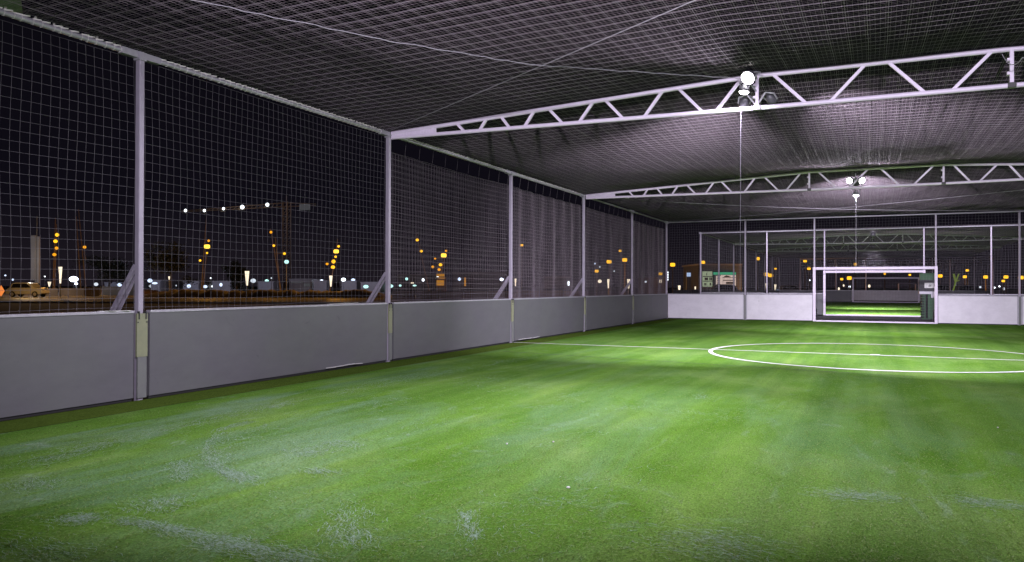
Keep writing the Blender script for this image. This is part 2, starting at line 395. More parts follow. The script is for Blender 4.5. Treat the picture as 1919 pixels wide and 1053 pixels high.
def side_post(x, y, label, inner, sleeve=True, group='side posts', brace=True):
    t = thing('net_post', label, 'post', (x, y, 0), group)
    xc = x-inner*.05
    p = MB(); p.box((xc-.034, y-.034, -.05), (xc+.034, y+.034, ZR-.03)); p.build('shaft', M['poststeel'], t, .008)
    s = MB(); s.box((xc-.05, y-.05, ZR-.06), (xc+.05, y+.05, ZR+.035)); s.bar((xc, y-.26, ZR), (xc, y-.05, ZR), .07, .075); s.bar((xc, y+.05, ZR), (xc, y+.26, ZR), .07, .075)
    s.build('rail_bracket', M['galv'], t, .004)
    SW = .07 if y < 8 else .05
    if sleeve:
        q = MB(); q.box((x-inner*.004-.012, y-SW, .48), (x+.012-inner*.004, y+SW, ZW-.035)); sl = q.build('cover_strip', M['sleeve'], t)
        q = MB(); q.box((x-.011, y-SW*.85, .02), (x+.008, y+SW*.85, .478)); q.build('cover_strip', M['sleeve2'], t)
        for a_, b_ in (((x-.014, y-SW*.7, .90), (x+.016, y-SW*.55, .99)), ((x-.014, y+SW*.6, .90), (x+.016, y+SW*.75, .99)), ((x, y-SW*.9, .86), (x+.014, y-SW*.75, .874)), ((x, y+SW*.75, .86), (x+.014, y+SW*.9, .874))):
            q = MB(); q.box(a_, b_); q.build('clip', M['bolt'], t)
    if brace:
        b = MB(); b.bar((xc-inner*.03, y-.02, 1.50), (xc-inner*1.18, y-.02, -.1), .035, .05); b.bar((xc-inner*.04, y+.035, 1.46), (xc-inner*1.13, y+.035, -.1), .022, .035)
        b.build('brace', M['poststeel'], t)
    return t
def end_post(y, x, z0, label, group='end posts', sleeve=True):
    t = thing('net_post', label, 'post', (x, y, 0), group)
    p = MB(); p.box((x-.031, y+.05, z0), (x+.031, y+.112, ZR-.03)); p.build('shaft', M['poststeel'], t, .008)
    if sleeve:
        q = MB(); q.box((x-.07, y-.004, .02), (x-.035, y+.045, ZW-.03)); q.box((x+.035, y-.004, .02), (x+.07, y+.045, ZW-.03)); q.build('cover_strip', M['galv'], t)
        q = MB(); q.box((x-.034, y-.001, .02), (x+.034, y+.04, ZW-.03)); q.build('joint_filler', M['sleeve2'], t)
    return t
def rail(p, q, label, ties, group):
    t = thing('top_rail', label, 'rail', p, group)
    m = MB(); m.tube([p, q], .028, 10); m.build('tube', M['galv'], t)
    if ties:
        k = MB(); P = Vector(p); D = Vector(q)-P; L = D.length; D.normalize(); n = int(L/.1)
        for i in range(n):
            c = P+D*(.05+i*.1+random.uniform(-.02, .02)); h = random.uniform(.028, .06)
            k.bar(c+Vector((.0, 0, -.03)), c+Vector((random.uniform(-.02, .02), random.uniform(-.03, .03), h)), .007, .02)
            k.bar(c+Vector((.005, -.0, .026)), c+D*.085+Vector((.012, 0, .031+random.uniform(0, .012))), .018, .014)
            k.tube([c+Vector((.03*math.cos(a), .0, .03*math.sin(a))) for a in np.linspace(0, 2*PI, 7)], .004, 4)
        k.build('lacing', M['tie'], t)
    return t
def side_net(x, y0, y1, label, inner, ztop, layers, fold, group='side nets', step=.1, r=.0019, mat='net', fine=0):
    parts = []
    for ly in range(layers):
        ny = int(round((y1-y0)/step)); nz = int(round((ztop-ZW)/step))
        yy = np.linspace(y0+.02, y1-.02, ny+1)+ly*.031; zz = np.linspace(ZW-.08, ztop, nz+1)
        Y, Z = np.meshgrid(yy, zz, indexing='ij'); X = np.full_like(Y, x-inner*(.105+.05*ly))
        hang = (ztop-Z)/(ztop-ZW)
        ph = rng.uniform(0, 6, 4)
        X += inner*(-.02*np.sin(Y*1.3+ph[0])-fold*.10*hang*np.sin(Y*5.2+ph[1]+1.2*hang)-fold*.05*np.sin(Y*9+ph[2]))
        Y = Y+ .012*np.sin(Z*3+Y*2.1+ph[3])+fold*(.16*np.sin(Y*1.7+ph[0])*hang+.05*np.sin(Y*6.1+ph[1])*(.3+hang))
        Z = Z-.05*np.sin((Y-y0)/(y1-y0)*PI)*(1-hang)*.6-.025*np.sin(Y*2.2+ph[2])*(.3+fold)*hang
        G = np.stack([X, Y, Z], -1)
        parts += [strands(G, (1, 0, 0), (0, 1, 0), r), strands(G.transpose(1, 0, 2), (1, 0, 0), (0, 0, 1), r)]
    if fine:
        nf = int((y1-y0)/fine); nz2 = int((ztop-ZW)/fine); H_ = G
        def rows(A, n):
            t = np.linspace(0, A.shape[0]-1, n); i = np.minimum(t.astype(int), A.shape[0]-2); f = (t-i)[:, None, None]; return A[i]*(1-f)+A[i+1]*f
        sh = np.array([-inner*.03, 0, 0])
        fparts = [strands(rows(H_, nf)+sh, (1, 0, 0), (0, 1, 0), .0009), strands(rows(H_.transpose(1, 0, 2), nz2)+sh, (1, 0, 0), (0, 0, 1), .0009)]
    if ztop < ZR-.1:
        n = 11; yy = np.linspace(y0+.1, y1-.1, n)
        L = np.stack([np.stack([np.full(n, x-inner*.06), yy, np.full(n, ZR)], 1), np.stack([np.full(n, x-inner*.1), yy+.02, np.full(n, ztop)], 1)], 1)
        parts.append(strands(L, (1, 0, 0), (0, 1, 0), .002))
    V, Q = join(parts)
    o = tag(np_mesh('side_net', V, Q, M[mat]), label, 'net', group)
    if fine: V, Q = join(fparts); np_mesh('fine_mesh', V, Q, M['finenet_side'], o)
    return o
def end_net(y, x0, x1, z0, label, group='end nets', step=.1, r=.0019):
    nx = int(round((x1-x0)/step)); nz = int(round((ZR-z0)/step))
    X, Z = np.meshgrid(np.linspace(x0+.02, x1-.02, nx+1), np.linspace(z0-.05, ZR, nz+1), indexing='ij')
    Yg = np.full_like(X, y+.15)+.02*np.sin(X*1.9)+.02*np.sin(Z*2.3+X)
    X = X+.02*np.sin(Z*2.1+X*2.3)
    G = np.stack([X, Yg, Z], -1)
    V, Q = join([strands(G, (1, 0, 0), (0, 1, 0), r), strands(G.transpose(1, 0, 2), (0, 1, 0), (0, 0, 1), r)])
    return tag(np_mesh('end_net', V, Q, M['net']), label, 'net', group)

left_board_labels = ['grey side board at the left edge of the picture, nearest of the long wall', 'grey side board between the tall near post and the truss-bearing post beside it',
    'grey side board under the close meshed net behind the nearer truss', 'grey side board where the white halfway line starts', 'grey side board just past the post carrying the farther truss', 'grey side board meeting the white end wall at the corner']
left_net_labels = ['square mesh side net at the left edge, in front of the parked car', 'square mesh side net in front of the crane, between two tall posts',
    'close meshed side net just past the post of the nearer truss', 'folded dark side net halfway along the long wall', 'side net just past the post of the farther truss', 'folded dark side net nearest the far corner']
for i in range(6):
    y0 = Y1+i*BAY; y1 = y0+BAY
    if i < 5:
        side_board(0, y0+.1, y1-.1, left_board_labels[i], 'side_board', 1)
    else:
        side_board(0, y0+.1, y0+2.6, 'grey side board just before the last one at the far left corner', 'side_board', 1)
        side_board(0, y0+2.606, y1, left_board_labels[5], 'side_board', 1)
    side_net(0, y0, y1, left_net_labels[i], 1, ZR-.03 if i < 2 else ZR-.27, 1 if i < 2 else 2, 0 if i < 2 else [.2, .5, .25, .6][i-2], r=.0019, mat='net' if i < 2 else 'foldnet', step=[.1, .1, .1, .08, .09, .07][i], fine=[0, 0, .05, .022, .035, .018][i])
    rail((-.05, y0, ZR), (-.05, y1, ZR), ['top rail with white net lacing at the left edge of the picture', 'top rail with white net lacing between the two nearest posts', 'top rail over the close meshed net behind the nearer truss',
        'top rail over the folded net halfway along the wall', 'top rail just past the farther truss', 'top rail nearest the far left corner'][i], i < 4, 'side rails')
left_post_labels = {1: 'thick net post nearest the camera with pale yellow cover strip', 2: 'side post carrying the end of the nearer truss', 3: 'side post by the start of the halfway line, between the two trusses',
    4: 'side post carrying the end of the farther truss', 5: 'last side post before the far left corner', 6: 'corner post between grey side wall and white end wall'}
for i in range(0, 7):
    if i == 0: continue
    side_post(0, Y1+i*BAY, left_post_labels[i], 1, sleeve=i < 6, brace=i < 6)
# right side, out of the picture but part of the same cage
for i in range(2, 6):
    y0 = Y1+i*BAY
    side_board(W, y0+.1, y0+BAY-.1, 'grey side board of the right wall, %s from the halfway line' % ORD[abs(i-3)], 'side_board', -1, group='right side boards')
    rail((W+.05, y0, ZR), (W+.05, y0+BAY, ZR), 'top rail of the right wall, bay %s' % ORD[i], False, 'right side rails')
    side_post(W, y0+BAY, 'side post of the right wall, %s from the near end' % ORD[i], -1, sleeve=False, group='right side posts')

def goal(y, x0, x1, h, label, group, net=True):
    t = thing('football_goal', label, 'goal', ((x0+x1)/2, y, 0), group)
    for x in (x0, x1):
        p = MB(); p.box((x-.05, y-.06, 0), (x+.05, y+.06, h)); p.build('post', M['steel'], t, .012)
    p = MB(); p.box((x0+.051, y-.055, h-.105), (x1-.051, y+.055, h-.002)); p.build('crossbar', M['steel'], t, .012)
    p = MB(); p.box((x0+.051, y-.045, -.01), (x1-.051, y+.05, .05)); p.build('base_bar', M['steel'], t, .01)
    d = .85
    if net:
        b = MB()
        for x in (x0+.04, x1-.04):
            b.tube([(x, y+.06, h-.05), (x, y+d, h-.25), (x, y+d, .04)], .009, 6); b.tube([(x, y+d, .04), (x, y+.06, .04)], .009, 6)
        b.tube([(x0+.04, y+d, .04), (x1-.04, y+d, .04)], .009, 6); b.tube([(x0+.04, y+d, h-.25), (x1-.04, y+d, h-.25)], .009, 6)
        b.build('back_frame', M['dark'], t)
        for x in (x0+.02, x1-.02):
            s = MB(); s.box((x-.012, y+.062, .0), (x+.012, y+d-.03, .45)); s.build('side_board', M['dark'], t)
    if net:
        nx = int((x1-x0-.1)/.1); zz = np.linspace(.05, h-.25, 17)
        X, Z = np.meshgrid(np.linspace(x0+.05, x1-.05, nx+1), zz, indexing='ij')
        G = np.stack([X, np.full_like(X, y+d)+.04*np.sin(X*2)*np.sin(Z*1.7), Z], -1)
        ys = np.linspace(y+.05, y+d, 9); zt = h-.05-.2*(ys-y-.05)/(d-.05)
        X2, Yt = np.meshgrid(np.linspace(x0+.05, x1-.05, nx+1), ys, indexing='ij'); T = np.stack([X2, Yt, np.broadcast_to(zt, X2.shape)], -1)
        parts = [strands(G, (1, 0, 0), (0, 1, 0), .0012), strands(G.transpose(1, 0, 2), (0, 1, 0), (0, 0, 1), .0012),
                 strands(T, (1, 0, 0), (0, 0, 1), .0015), strands(T.transpose(1, 0, 2), (0, 1, 0), (0, 0, 1), .0015)]
        V, Q = join(parts); np_mesh('goal_net', V, Q, M['net'], t)
    return t
EX = [0, 3, 5.5, 9.5, 12, 15]
def end_wall(y, mat, tagw, group, post_group, net_group, gl):
    where = tagw
    names = ['board at the left corner of ' + where, 'board left of the goal in ' + where, 'board right of the goal in ' + where, 'board at the right corner of ' + where]
    for (a, b), nm in zip(((0, 3), (3, 5.44), (9.56, 12), (12, 15)), names):
        end_board(y, a+(.07 if a in (3, 12) else .002), b-(.07 if b in (3, 12) else .002), ('white ' if mat == 'end_board' else 'grey ')+nm, mat, group)
    for k, x in enumerate(EX):
        if k == 0: continue
        end_post(y, x, 2.0 if k in (2, 3) else -.05, ['', 'slim post between the two left boards of ', 'slim post rising from the left goal corner in ', 'slim post rising from the right goal corner in ',
            'slim post between the two right boards of ', 'right corner post of '][k]+where, post_group, sleeve=k in (1, 4))
    for k in range(5):
        end_net(y, EX[k], EX[k+1], 2.0 if k == 2 else ZW, ['mesh net in the left corner bay of ', 'mesh net left of the goal in ', 'mesh net above the goal in ', 'mesh net right of the goal in ', 'mesh net in the right corner bay of '][k]+where, net_group)
    rail((0, y+.09, ZR), (W, y+.09, ZR), 'top rail across '+where, False, 'end rails')
    goal(y, 5.5, 9.5, 2.02, gl, 'football goals', net=y < 35)
end_wall(YE, 'end_board', 'the nearer end wall', 'boards of the nearer end wall', 'posts of the nearer end wall', 'nets of the nearer end wall', 'biggest white goal, set into the nearer end wall')
end_wall(Y2, 'side_board', 'the second pitch front wall', 'boards of the second pitch', 'posts of the second pitch', 'nets of the second pitch', 'white goal of the second pitch seen through the biggest goal')

# white tape scraps stuck along the boards
for a, b, z, x, lab in (((0, 9.62, .992), (0, 10.25, 1.0), 1.002, .0, 'white tape on top of the second grey side board'), ((0, 9.55, .03), (0, 10.4, .03), .045, .012, 'white rag wedged under the second grey side board'),
                        ((0, 16.6, .02), (0, 17.6, .02), .04, .012, 'white strip lying at the foot of the board by the halfway line'), ((0, 5.75, .99), (0, 6.1, .99), 1.003, .0, 'torn white tape on the board top left of the nearest post')):
    m = MB(); y = a[1]
    while y < b[1]:
        l = random.uniform(.08, .2)
        m.bar((x-.02, y, z), (x+.018, y+l, z+random.uniform(-.004, .012)), .05, .006); y += l*1.02
    tag(m.build('tape_strip', M['plate']), lab, 'tape', 'tape and rags on the boards')

# ------------------------------------------------------------------ trusses
def zt(u): u = min(u, W-u); return 3.872+(4.205-3.872)*min(u, 6)/6
def zb(u): u = min(u, W-u); return 3.80-.045*min(u, 6)/6
D0 = [(1.27, 1.42, 1), (1.69, 1.82, 0), (2.07, 2.23, 1), (2.48, 2.65, 0), (2.89, 3.13, 1), (3.39, 3.62, 0), (3.80, 4.09, 1), (4.40, 4.68, 0), (4.90, 5.26, 1), (5.44, 5.80, 0), (6.20, 6.64, 1), (6.94, 7.37, 0)]
D0 += [(W-b, W-a, 1-t) for a, b, t in D0]
def make_truss(y, label):
    t = thing('roof_truss', label, 'truss', (0, y, 0), 'roof trusses')
    us = [.02, 6, 9, W-.02]
    for nm, zf, r in (('top_chord', zt, .034), ('bottom_chord', zb, .032)):
        m = MB(); m.tube([(u, y, zf(u)) for u in us], r, 12); m.build(nm, M['steel'], t)
    for u1, u2, top in D0:
        m = MB(); a = (u1, y, (zt if top else zb)(u1)); b = (u2, y, (zb if top else zt)(u2)); m.bar(a, b, .042, .042, (0, 1, 0)); m.build('web_bar', M['steel'], t, .004)
    for u in (6.0, 9.0):
        m = MB(); m.box((u-.022, y-.03, zb(u)), (u+.022, y+.03, zt(u)))
        m.build('splice_post', M['steel'], t, .003)
        m = MB(); m.box((u-.045, y-.05, zb(u)-.03), (u+.045, y+.05, zb(u)+.03)); m.build('splice_bolt', M['bolt'], t)
        for zz in (zb(u)+.13, zt(u)-.15): m = MB(); m.box((u-.05, y-.035, zz), (u-.02, y+.035, zz+.035)); m.build('cleat', M['steel'], t)
    for s in (0, 1):
        m = MB(); U = lambda u: W-u if s else u
        m.add([(U(.03), y-.02, zb(.03)), (U(.88), y-.02, zb(.88)), (U(.88), y-.02, zt(.88)), (U(.03), y-.02, zt(.03)),
               (U(.03), y+.02, zb(.03)), (U(.88), y+.02, zb(.88)), (U(.88), y+.02, zt(.88)), (U(.03), y+.02, zt(.03))],
              [(0, 1, 2, 3), (7, 6, 5, 4), (0, 4, 5, 1), (1, 5, 6, 2), (2, 6, 7, 3), (3, 7, 4, 0)])
        k = .1
        while k < .86: m.box((U(k)-.004, y-.026, zb(k)), (U(k)+.004, y-.019, zt(k))); k += .055
        m.build('end_plate', M['steel'], t)
    return t
tr = make_truss(Y1+10, 'nearer white steel roof truss with lamps at its left third')
copy_thing(tr, (0, Y1+20, 0), 'farther white steel roof truss over the pitch with lamps in the middle')
copy_thing(tr, (0, Y2+10, 0), 'white roof truss of the second pitch seen through the end net, the higher one')
copy_thing(tr, (0, Y2+20, 0), 'white roof truss of the second pitch seen through the end net, the lower one')

# ------------------------------------------------------------------ roof nets
def roof_net(y0, y1, ys, ends, label, step=.1, sag=.2, r=.0019, fine=.05, wave=.35):
    nx = int(round(W/step)); ny = int(round((y1-y0)/step))
    X, Yg = np.meshgrid(np.linspace(0, W, nx+1), np.linspace(y0, y1, ny+1), indexing='ij')
    u = np.minimum(X, W-X); ridge = 3.872+.333*np.minimum(u, 6)/6+.036
    Z = np.zeros_like(X); side = np.sin(np.clip(X/W, 0, 1)*PI)**.7
    for k in range(len(ys)-1):
        a, b = ys[k], ys[k+1]; m = (Yg >= a-1e-6) & (Yg <= b+1e-6); v = np.clip((Yg-a)/(b-a), 0, 1)
        za = ridge if ends[k] else 3.872+.03; zb_ = ridge if ends[k+1] else 3.872+.03
        z = za*(1-v)+zb_*v-sag*side*4*v*(1-v)*(1 if ends[k] and ends[k+1] else .55)
        Z[m] = z[m]
    Z += wave*side*(.012*np.sin(X*2.3+Yg*.7)+.010*np.sin(Yg*1.9-X*1.1)+.006*np.sin(X*5.3+Yg*3.1))
    X = X+wave*.02*np.sin(Yg*1.3+X*.9); Yg = Yg+wave*.03*np.sin(X*1.1+Yg*.6)*side
    G = np.stack([X, Yg, Z], -1)
    V, Q = join([strands(G[::2], (1, 0, 0), (0, 0, 1), r), strands(G.transpose(1, 0, 2)[::2], (0, 1, 0), (0, 0, 1), r)])
    o = tag(np_mesh('roof_net', V, Q, M['roofnet']), label, 'net', 'roof nets')
    # a second, finer mesh laid over the wide one
    nx = int(W/fine); ny = int((y1-y0)/fine)
    def lerp_rows(A, n):
        t = np.linspace(0, A.shape[0]-1, n); i = np.minimum(t.astype(int), A.shape[0]-2); f = (t-i)[:, None, None]; return A[i]*(1-f)+A[i+1]*f
    up = np.array([0, 0, .012])
    La = lerp_rows(G[:, ::4], nx)+up; Lb = lerp_rows(G.transpose(1, 0, 2)[:, ::3], ny)+up
    V, Q = join([strands(La, (1, 0, 0), (0, 0, 1), .00105), strands(Lb, (0, 1, 0), (0, 0, 1), .00105)])
    np_mesh('fine_mesh', V, Q, M['finenet'], o)
    return o
roof_net(Y1, YE, [Y1, Y1+10, Y1+20, YE], [1, 1, 1, 0], 'wide sagging mesh net roofing the pitch over both lamp trusses')
roof_net(Y2, Y2E, [Y2, Y2+10, Y2+20, Y2+30, Y2E], [0, 1, 1, 1, 0], 'smaller mesh roof net over the second pitch behind the end wall')

# cables
M['lead'] = plain('dark_lead', (.12, .115, .135), (.09, .085, .10), .6, 8)
def cable(pts, r, label, sag=0, n=24, wob=0, name='wire_cable', mat='cable'):
    P = [Vector(p) for p in pts]; out = []
    for i in range(len(P)-1):
        for k in range(n+(i == len(P)-2)):
            s = k/n; p = P[i].lerp(P[i+1], s); p.z -= sag*4*s*(1-s)
            if wob: p += Vector((random.uniform(-wob, wob), random.uniform(-wob, wob), random.uniform(-wob, wob)*.6))
            out.append(p)
    m = MB(); m.tube(out, r, 5); return tag(m.build(name, M[mat]), label, 'cable', 'cables under the roof')
cable([(.0, Y1+10, 3.93), (15, Y1, 3.95)], .005, 'thin straight wire rising to the right from the nearer truss end')
cable([(.0, 1.9, 3.88), (1.83, 5.34, 3.885), (2.79, 7.06, 3.885), (3.77, 8.61, 3.92), (5.95, Y1+10, 4.16)], .005, 'wavy pale rope lying across the roof net at top left', 0, 14, .012)
cable([(.0, YE, 3.9), (15, Y1+20, 3.9)], .006, 'thin wire from the far left corner up past the farther truss', .12)
cable([(.0, Y1+20, 3.86), (15, YE, 3.9)], .006, 'thin wire running low under the roof to the end wall right', .25)
cable([(8.9, Y1+10, 4.15), (9.02, Y1+9.4, 3.93), (11.5, Y1+7, 4.0)], .006, 'short slack cable at the right joint of the nearer truss', .1)
cable([(5.79, Y1+10-.06, 3.74), (5.78, Y1+10-.06, 1.2)], .003, 'thin lamp lead hanging straight down from the nearer truss lamps', mat='lead')
cable([(7.09, Y1+20-.06, 3.5), (7.09, Y1+20-.06, 1.75)], .006, 'pale lamp lead hanging from the farther truss lamps')

# ------------------------------------------------------------------ floodlights (lit lamps)
def area(name, loc, d, power, size, parent, spread=180):
    l = bpy.data.lights.new(name, 'AREA'); l.shape = 'DISK'; l.size = size; l.energy = power; l.color = (.90, .82, 1.0)
    l.spread = math.radians(spread)
    o = bpy.data.objects.new(name, l); col.objects.link(o)
    o.parent = parent; o.location = Vector(loc)-wloc(parent)
    o.rotation_euler = Vector(d).to_track_quat('-Z', 'Y').to_euler()
    return o
def floodlight(c, d, size, power, label, bracket_to=None, spread=170):
    c = Vector(c); d = Vector(d).normalized()
    t = thing('floodlight', label, 'floodlight', c, 'lamps on the trusses')
    q = d.to_track_quat('-Z', 'Y').to_matrix()
    def ring(r, off, n=20): return [c+q @ Vector((r*math.cos(2*PI*i/n), r*math.sin(2*PI*i/n), off)) for i in range(n)]
    n = 20; m = MB(); prof = [(size*.50, .0), (size*.54, .0), (size*.54, .03), (size*.42, .09), (size*.2, .13), (.02, .135)]
    vs = sum([ring(r, o) for r, o in prof], []); fs = []
    for k in range(len(prof)-1):
        for i in range(n): fs.append((k*n+i, k*n+(i+1) % n, (k+1)*n+(i+1) % n, (k+1)*n+i))
    fs.append(tuple((len(prof)-1)*n+i for i in range(n)))
    m.add(vs, fs, True); m.build('housing', M['lampbody'], t)
    m = MB(); m.add(ring(size*.49, .004)+ring(.36*size, -.015), [tuple(n+i for i in range(n))]+[(i, (i+1) % n, n+(i+1) % n, n+i) for i in range(n)], True); m.build('lens', M['lens'], t)
    m = MB(); a = c+q @ Vector((size*.56, 0, .03)); b = c+q @ Vector((-size*.56, 0, .03)); k = c+q @ Vector((0, 0, .2))
    m.tube([a, a+q @ Vector((.02, 0, .12)), k, b+q @ Vector((-.02, 0, .12)), b], .012, 6)
    if bracket_to: m.tube([k, bracket_to], .014, 6)
    m.build('bracket', M['galv'], t)
    area('lamp_light', c+d*.03, d, power, size*.9, t, spread)
    return t
yA, yB = Y1+10, Y1+20
PW = 430
floodlight((5.92, yA-.36, 4.09), (-.35, -1, -.75), .18, PW*.34, 'top floodlight of the three stacked on the nearer truss', (6.0, yA, 4.15), 86)
floodlight((5.86, yA-.26, 3.93), (-.1, -.15, -1), .13, PW*.34, 'middle floodlight of the three stacked on the nearer truss', (6.0, yA, 3.97), 165)
floodlight((5.80, yA+.10, 3.84), (-.45, 1, -.6), .14, PW*.75, 'bottom floodlight of the three stacked on the nearer truss', (5.98, yA, 3.80), 84)
floodlight((6.2, yA+.12, 3.86), (.55, 1, -.6), .14, PW*.75, 'added floodlight hidden behind the splice post of the nearer truss', (6.0, yA, 3.80), 84)  # added lamp, kept out of sight, lights the farther truss
floodlight((6.94, yB-.14, 3.91), (-.6, -1, -.5), .15, PW*.26, 'left floodlight of the pair on the farther truss', (6.94, yB, 3.80), 105)
floodlight((7.23, yB-.14, 3.90), (.6, -.9, -.5), .15, PW*.26, 'right floodlight of the pair on the farther truss', (7.23, yB, 3.80), 105)
floodlight((7.09, yB-.02, 3.55), (.05, -.25, -1), .13, PW*.45, 'small floodlight hanging below the farther truss', (7.09, yB, 3.75), 165)
floodlight((7.08, yB+.14, 3.86), (0, 1, -.55), .14, PW*.72, 'added floodlight hidden behind the pair on the farther truss', (7.08, yB, 4.1), 100)  # added lamp, kept out of sight, lights the end wall
# added unseen lamps that brighten the trusses, near turf and second pitch
floodlight((6.0, Y1+.1, 3.70), (-.36, 1, -.30), .2, PW*.70, 'added unseen floodlight on the near end beam over the goal mouth, left one', (6.0, Y1, 3.88), 105)
floodlight((9.0, Y1+.1, 3.70), (.0, 1, -.14), .2, PW*.55, 'added unseen floodlight on the near end beam over the goal mouth, right one', (9.0, Y1, 3.88), 105)
rail((0, Y1-.05, ZR), (W, Y1-.05, ZR), 'top rail across the near end over the goal mouth', False, 'end rails')
floodlight((7.5, Y2+.35, 3.6), (0, .8, -1), .2, PW*1.7, 'added floodlight at the front of the second pitch', (7.5, Y2+.1, ZR), 110)  # added lamp to brighten the second pitch, as is the next
floodlight((7.5, Y2+10.13, 3.85), (0, 1, -1.0), .2, PW*1.0, 'added floodlight on the back of the first truss of the second pitch', (7.5, Y2+10, 4.1), 84)

floodlight((3.0, YE+.32, 3.95), (.15, 1, -.12), .16, PW*.55, 'added floodlight on the back of the end rail facing the second pitch, left', (3.0, YE+.09, ZR), 120)  # added pair that lights the front faces of the second cage
floodlight((12.0, YE+.32, 3.95), (-.15, 1, -.12), .16, PW*.55, 'added floodlight on the back of the end rail facing the second pitch, right', (12.0, YE+.09, ZR), 120)
# ------------------------------------------------------------------ second pitch sides
for i in range(0, 7):
    y0 = Y2+i*BAY
    side_board(0, y0+.03, y0+BAY-.03, 'grey side board of the second pitch, %s from its front' % ORD[i], 'side_board', 1, group='side boards of the second pitch')
    side_net(0, y0, y0+BAY, 'side net of the second pitch, %s from its front' % ORD[i], 1, ZR-.03, 1, .3, 'side nets of the second pitch', .2, .003)
    rail((-.05, y0, ZR), (-.05, y0+BAY, ZR), 'top rail of the second pitch, %s from its front' % ORD[i], False, 'side rails of the second pitch')
    side_post(0, y0, 'left side post of the second pitch, %s from its front' % ORD[i], 1, False, 'side posts of the second pitch', brace=False)
# its far end
for (a, b), lab in zip(((0, 5.9), (11.1, 15)), ('left', 'right')):
    end_board(Y2E, a, b, 'grey board at the far end of the second pitch, %s of its goal' % lab, 'side_board', 'far boards of the second pitch')
goal(Y2E, 6.0, 11.0, 2.1, 'small far goal at the back of the second pitch', 'football goals', net=False)
rail((0, Y2E+.09, ZR), (W, Y2E+.09, ZR), 'top rail across the far end of the second pitch', False, 'end rails')
for x in (0, 3, 12, 15): end_post(Y2E, x, -.05, 'far end post of the second pitch, %s from its left' % ORD[(0, 3, 12, 15).index(x)], 'far posts of the second pitch', False)
# third cage beyond
end_board(Y2E+7.0, 3.2, 13.6, 'pale grey board beyond the far goal of the second pitch', 'end_board', 'boards of the third pitch')
p1 = at(1500, 486, 74); p2 = at(1861, 479, 74)
t = thing('goal_cage', 'wide pale frame of a third pitch beyond the two goals', 'cage', (p1.x, p1.y, 0))
m = MB()
m.tube([(p1.x, p1.y, 0), (p1.x, p1.y, p1.z), (p2.x, p2.y, p2.z), (p2.x, p2.y, 0)], .09, 6); m.build('frame', M['steel'], t)
for px in (1567, 1623, 1781):
    m = MB(); a = at(px, 486, 74); m.tube([(a.x, a.y, 0), (a.x, a.y, a.z)], .05, 6); m.build('upright', M['steel'], t)
m = MB()
for k in range(3): m.tube([at(1500, 492+5*k, 74), at(1861, 485+5*k, 74)], .03, 5)
for k in range(45):
    px = 1530+7*k; m.tube([at(px, 486, 74), at(px+random.choice((-4, 4)), 505, 74)], .02, 4)
m.build('lattice', M['galv'], t)
d = 92; a = at(1684, 530, d); b = at(1716, 530, d)
goal_c = thing('football_goal', 'tiniest goal, farthest of all, seen through both nearer goals', 'goal', (a.x, a.y, 0), 'football goals')
m = MB(); m.tube([(a.x, a.y, 0), (a.x, a.y, 1.7)], .06, 6); m.build('post', M['steel'], goal_c)
m = MB(); m.tube([(b.x, b.y, 0), (b.x, b.y, 1.7)], .06, 6); m.build('post', M['steel'], goal_c)
m = MB(); m.tube([(a.x, a.y, 1.7), (b.x, b.y, 1.7)], .06, 6); m.build('crossbar', M['steel'], goal_c)

# green cabinet between the pitches, seen in the right of the goal
gx, gy = 9.3, YE+2.6
t = thing('storage_cabinet', 'narrow green cabinet with grey head seen at the right inside the biggest goal', 'cabinet', (gx, gy, 0))
m = MB(); m.box((gx-.12, gy, .05), (gx+.36, gy+.5, 1.02)); m.build('body', M['greenbox'], t, .01)
m = MB()
for k in range(9): m.box((gx-.16, gy-.03, .12+k*.1), (gx-.03, gy-.006, .16+k*.1))
m.box((gx+.02, gy-.04, .1), (gx+.09, gy-.005, 1.0)); m.build('vent', M['black'], t)
m = MB(); m.box((gx-.2, gy-.02, 1.02), (gx+.4, gy+.5, 1.12)); m.box((gx+.2, gy-.03, .88), (gx+.42, gy-.006, 1.02)); m.build('shelf', M['galv'], t)
m = MB(); m.box((gx-.2, gy+.02, 1.121), (gx+.4, gy+.48, 1.56)); m.build('head_box', M['dark'], t)
m = MB(); m.box((gx-.02, gy-.01, 1.25), (gx+.3, gy+.018, 1.45)); sg = m.build('notice', M['plate'], t)
m = MB()
for k, hgt in enumerate((.05, .09, .07, .1)): m.box((gx+.12+k*.025, gy-.016, 1.30), (gx+.135+k*.025, gy-.0105, 1.30+hgt))
m.build('notice_mark', M['bolt'], sg)
m = MB(); m.box((gx-.18, gy+.1, 1.561), (gx+.4, gy+.4, 1.83)); m.build('green_cover', M['greenbox'], t)

# green tarpaulin hanging over the rail outside, top left
t = MB(); nx, nz = 10, 8; vs = []; fs = []
for i in range(nx+1):
    for j in range(nz+1):
        yy = 3.2+i*.19; zz = 4.03+j*.14
        vs.append((-.35-.05*math.sin(i*1.7+j*.6)-.03*j, yy, zz-.04*math.sin(i*.9)))
for i in range(nx):
    for j in range(nz): fs.append((i*(nz+1)+j, (i+1)*(nz+1)+j, (i+1)*(nz+1)+j+1, i*(nz+1)+j+1))
t.add(vs, fs, True); o = t.build('tarpaulin', M['tarp'])
so = o.modifiers.new('solid', 'SOLIDIFY'); so.thickness = .012
tag(o, 'green tarpaulin above the net rail at the top left corner', 'tarpaulin')

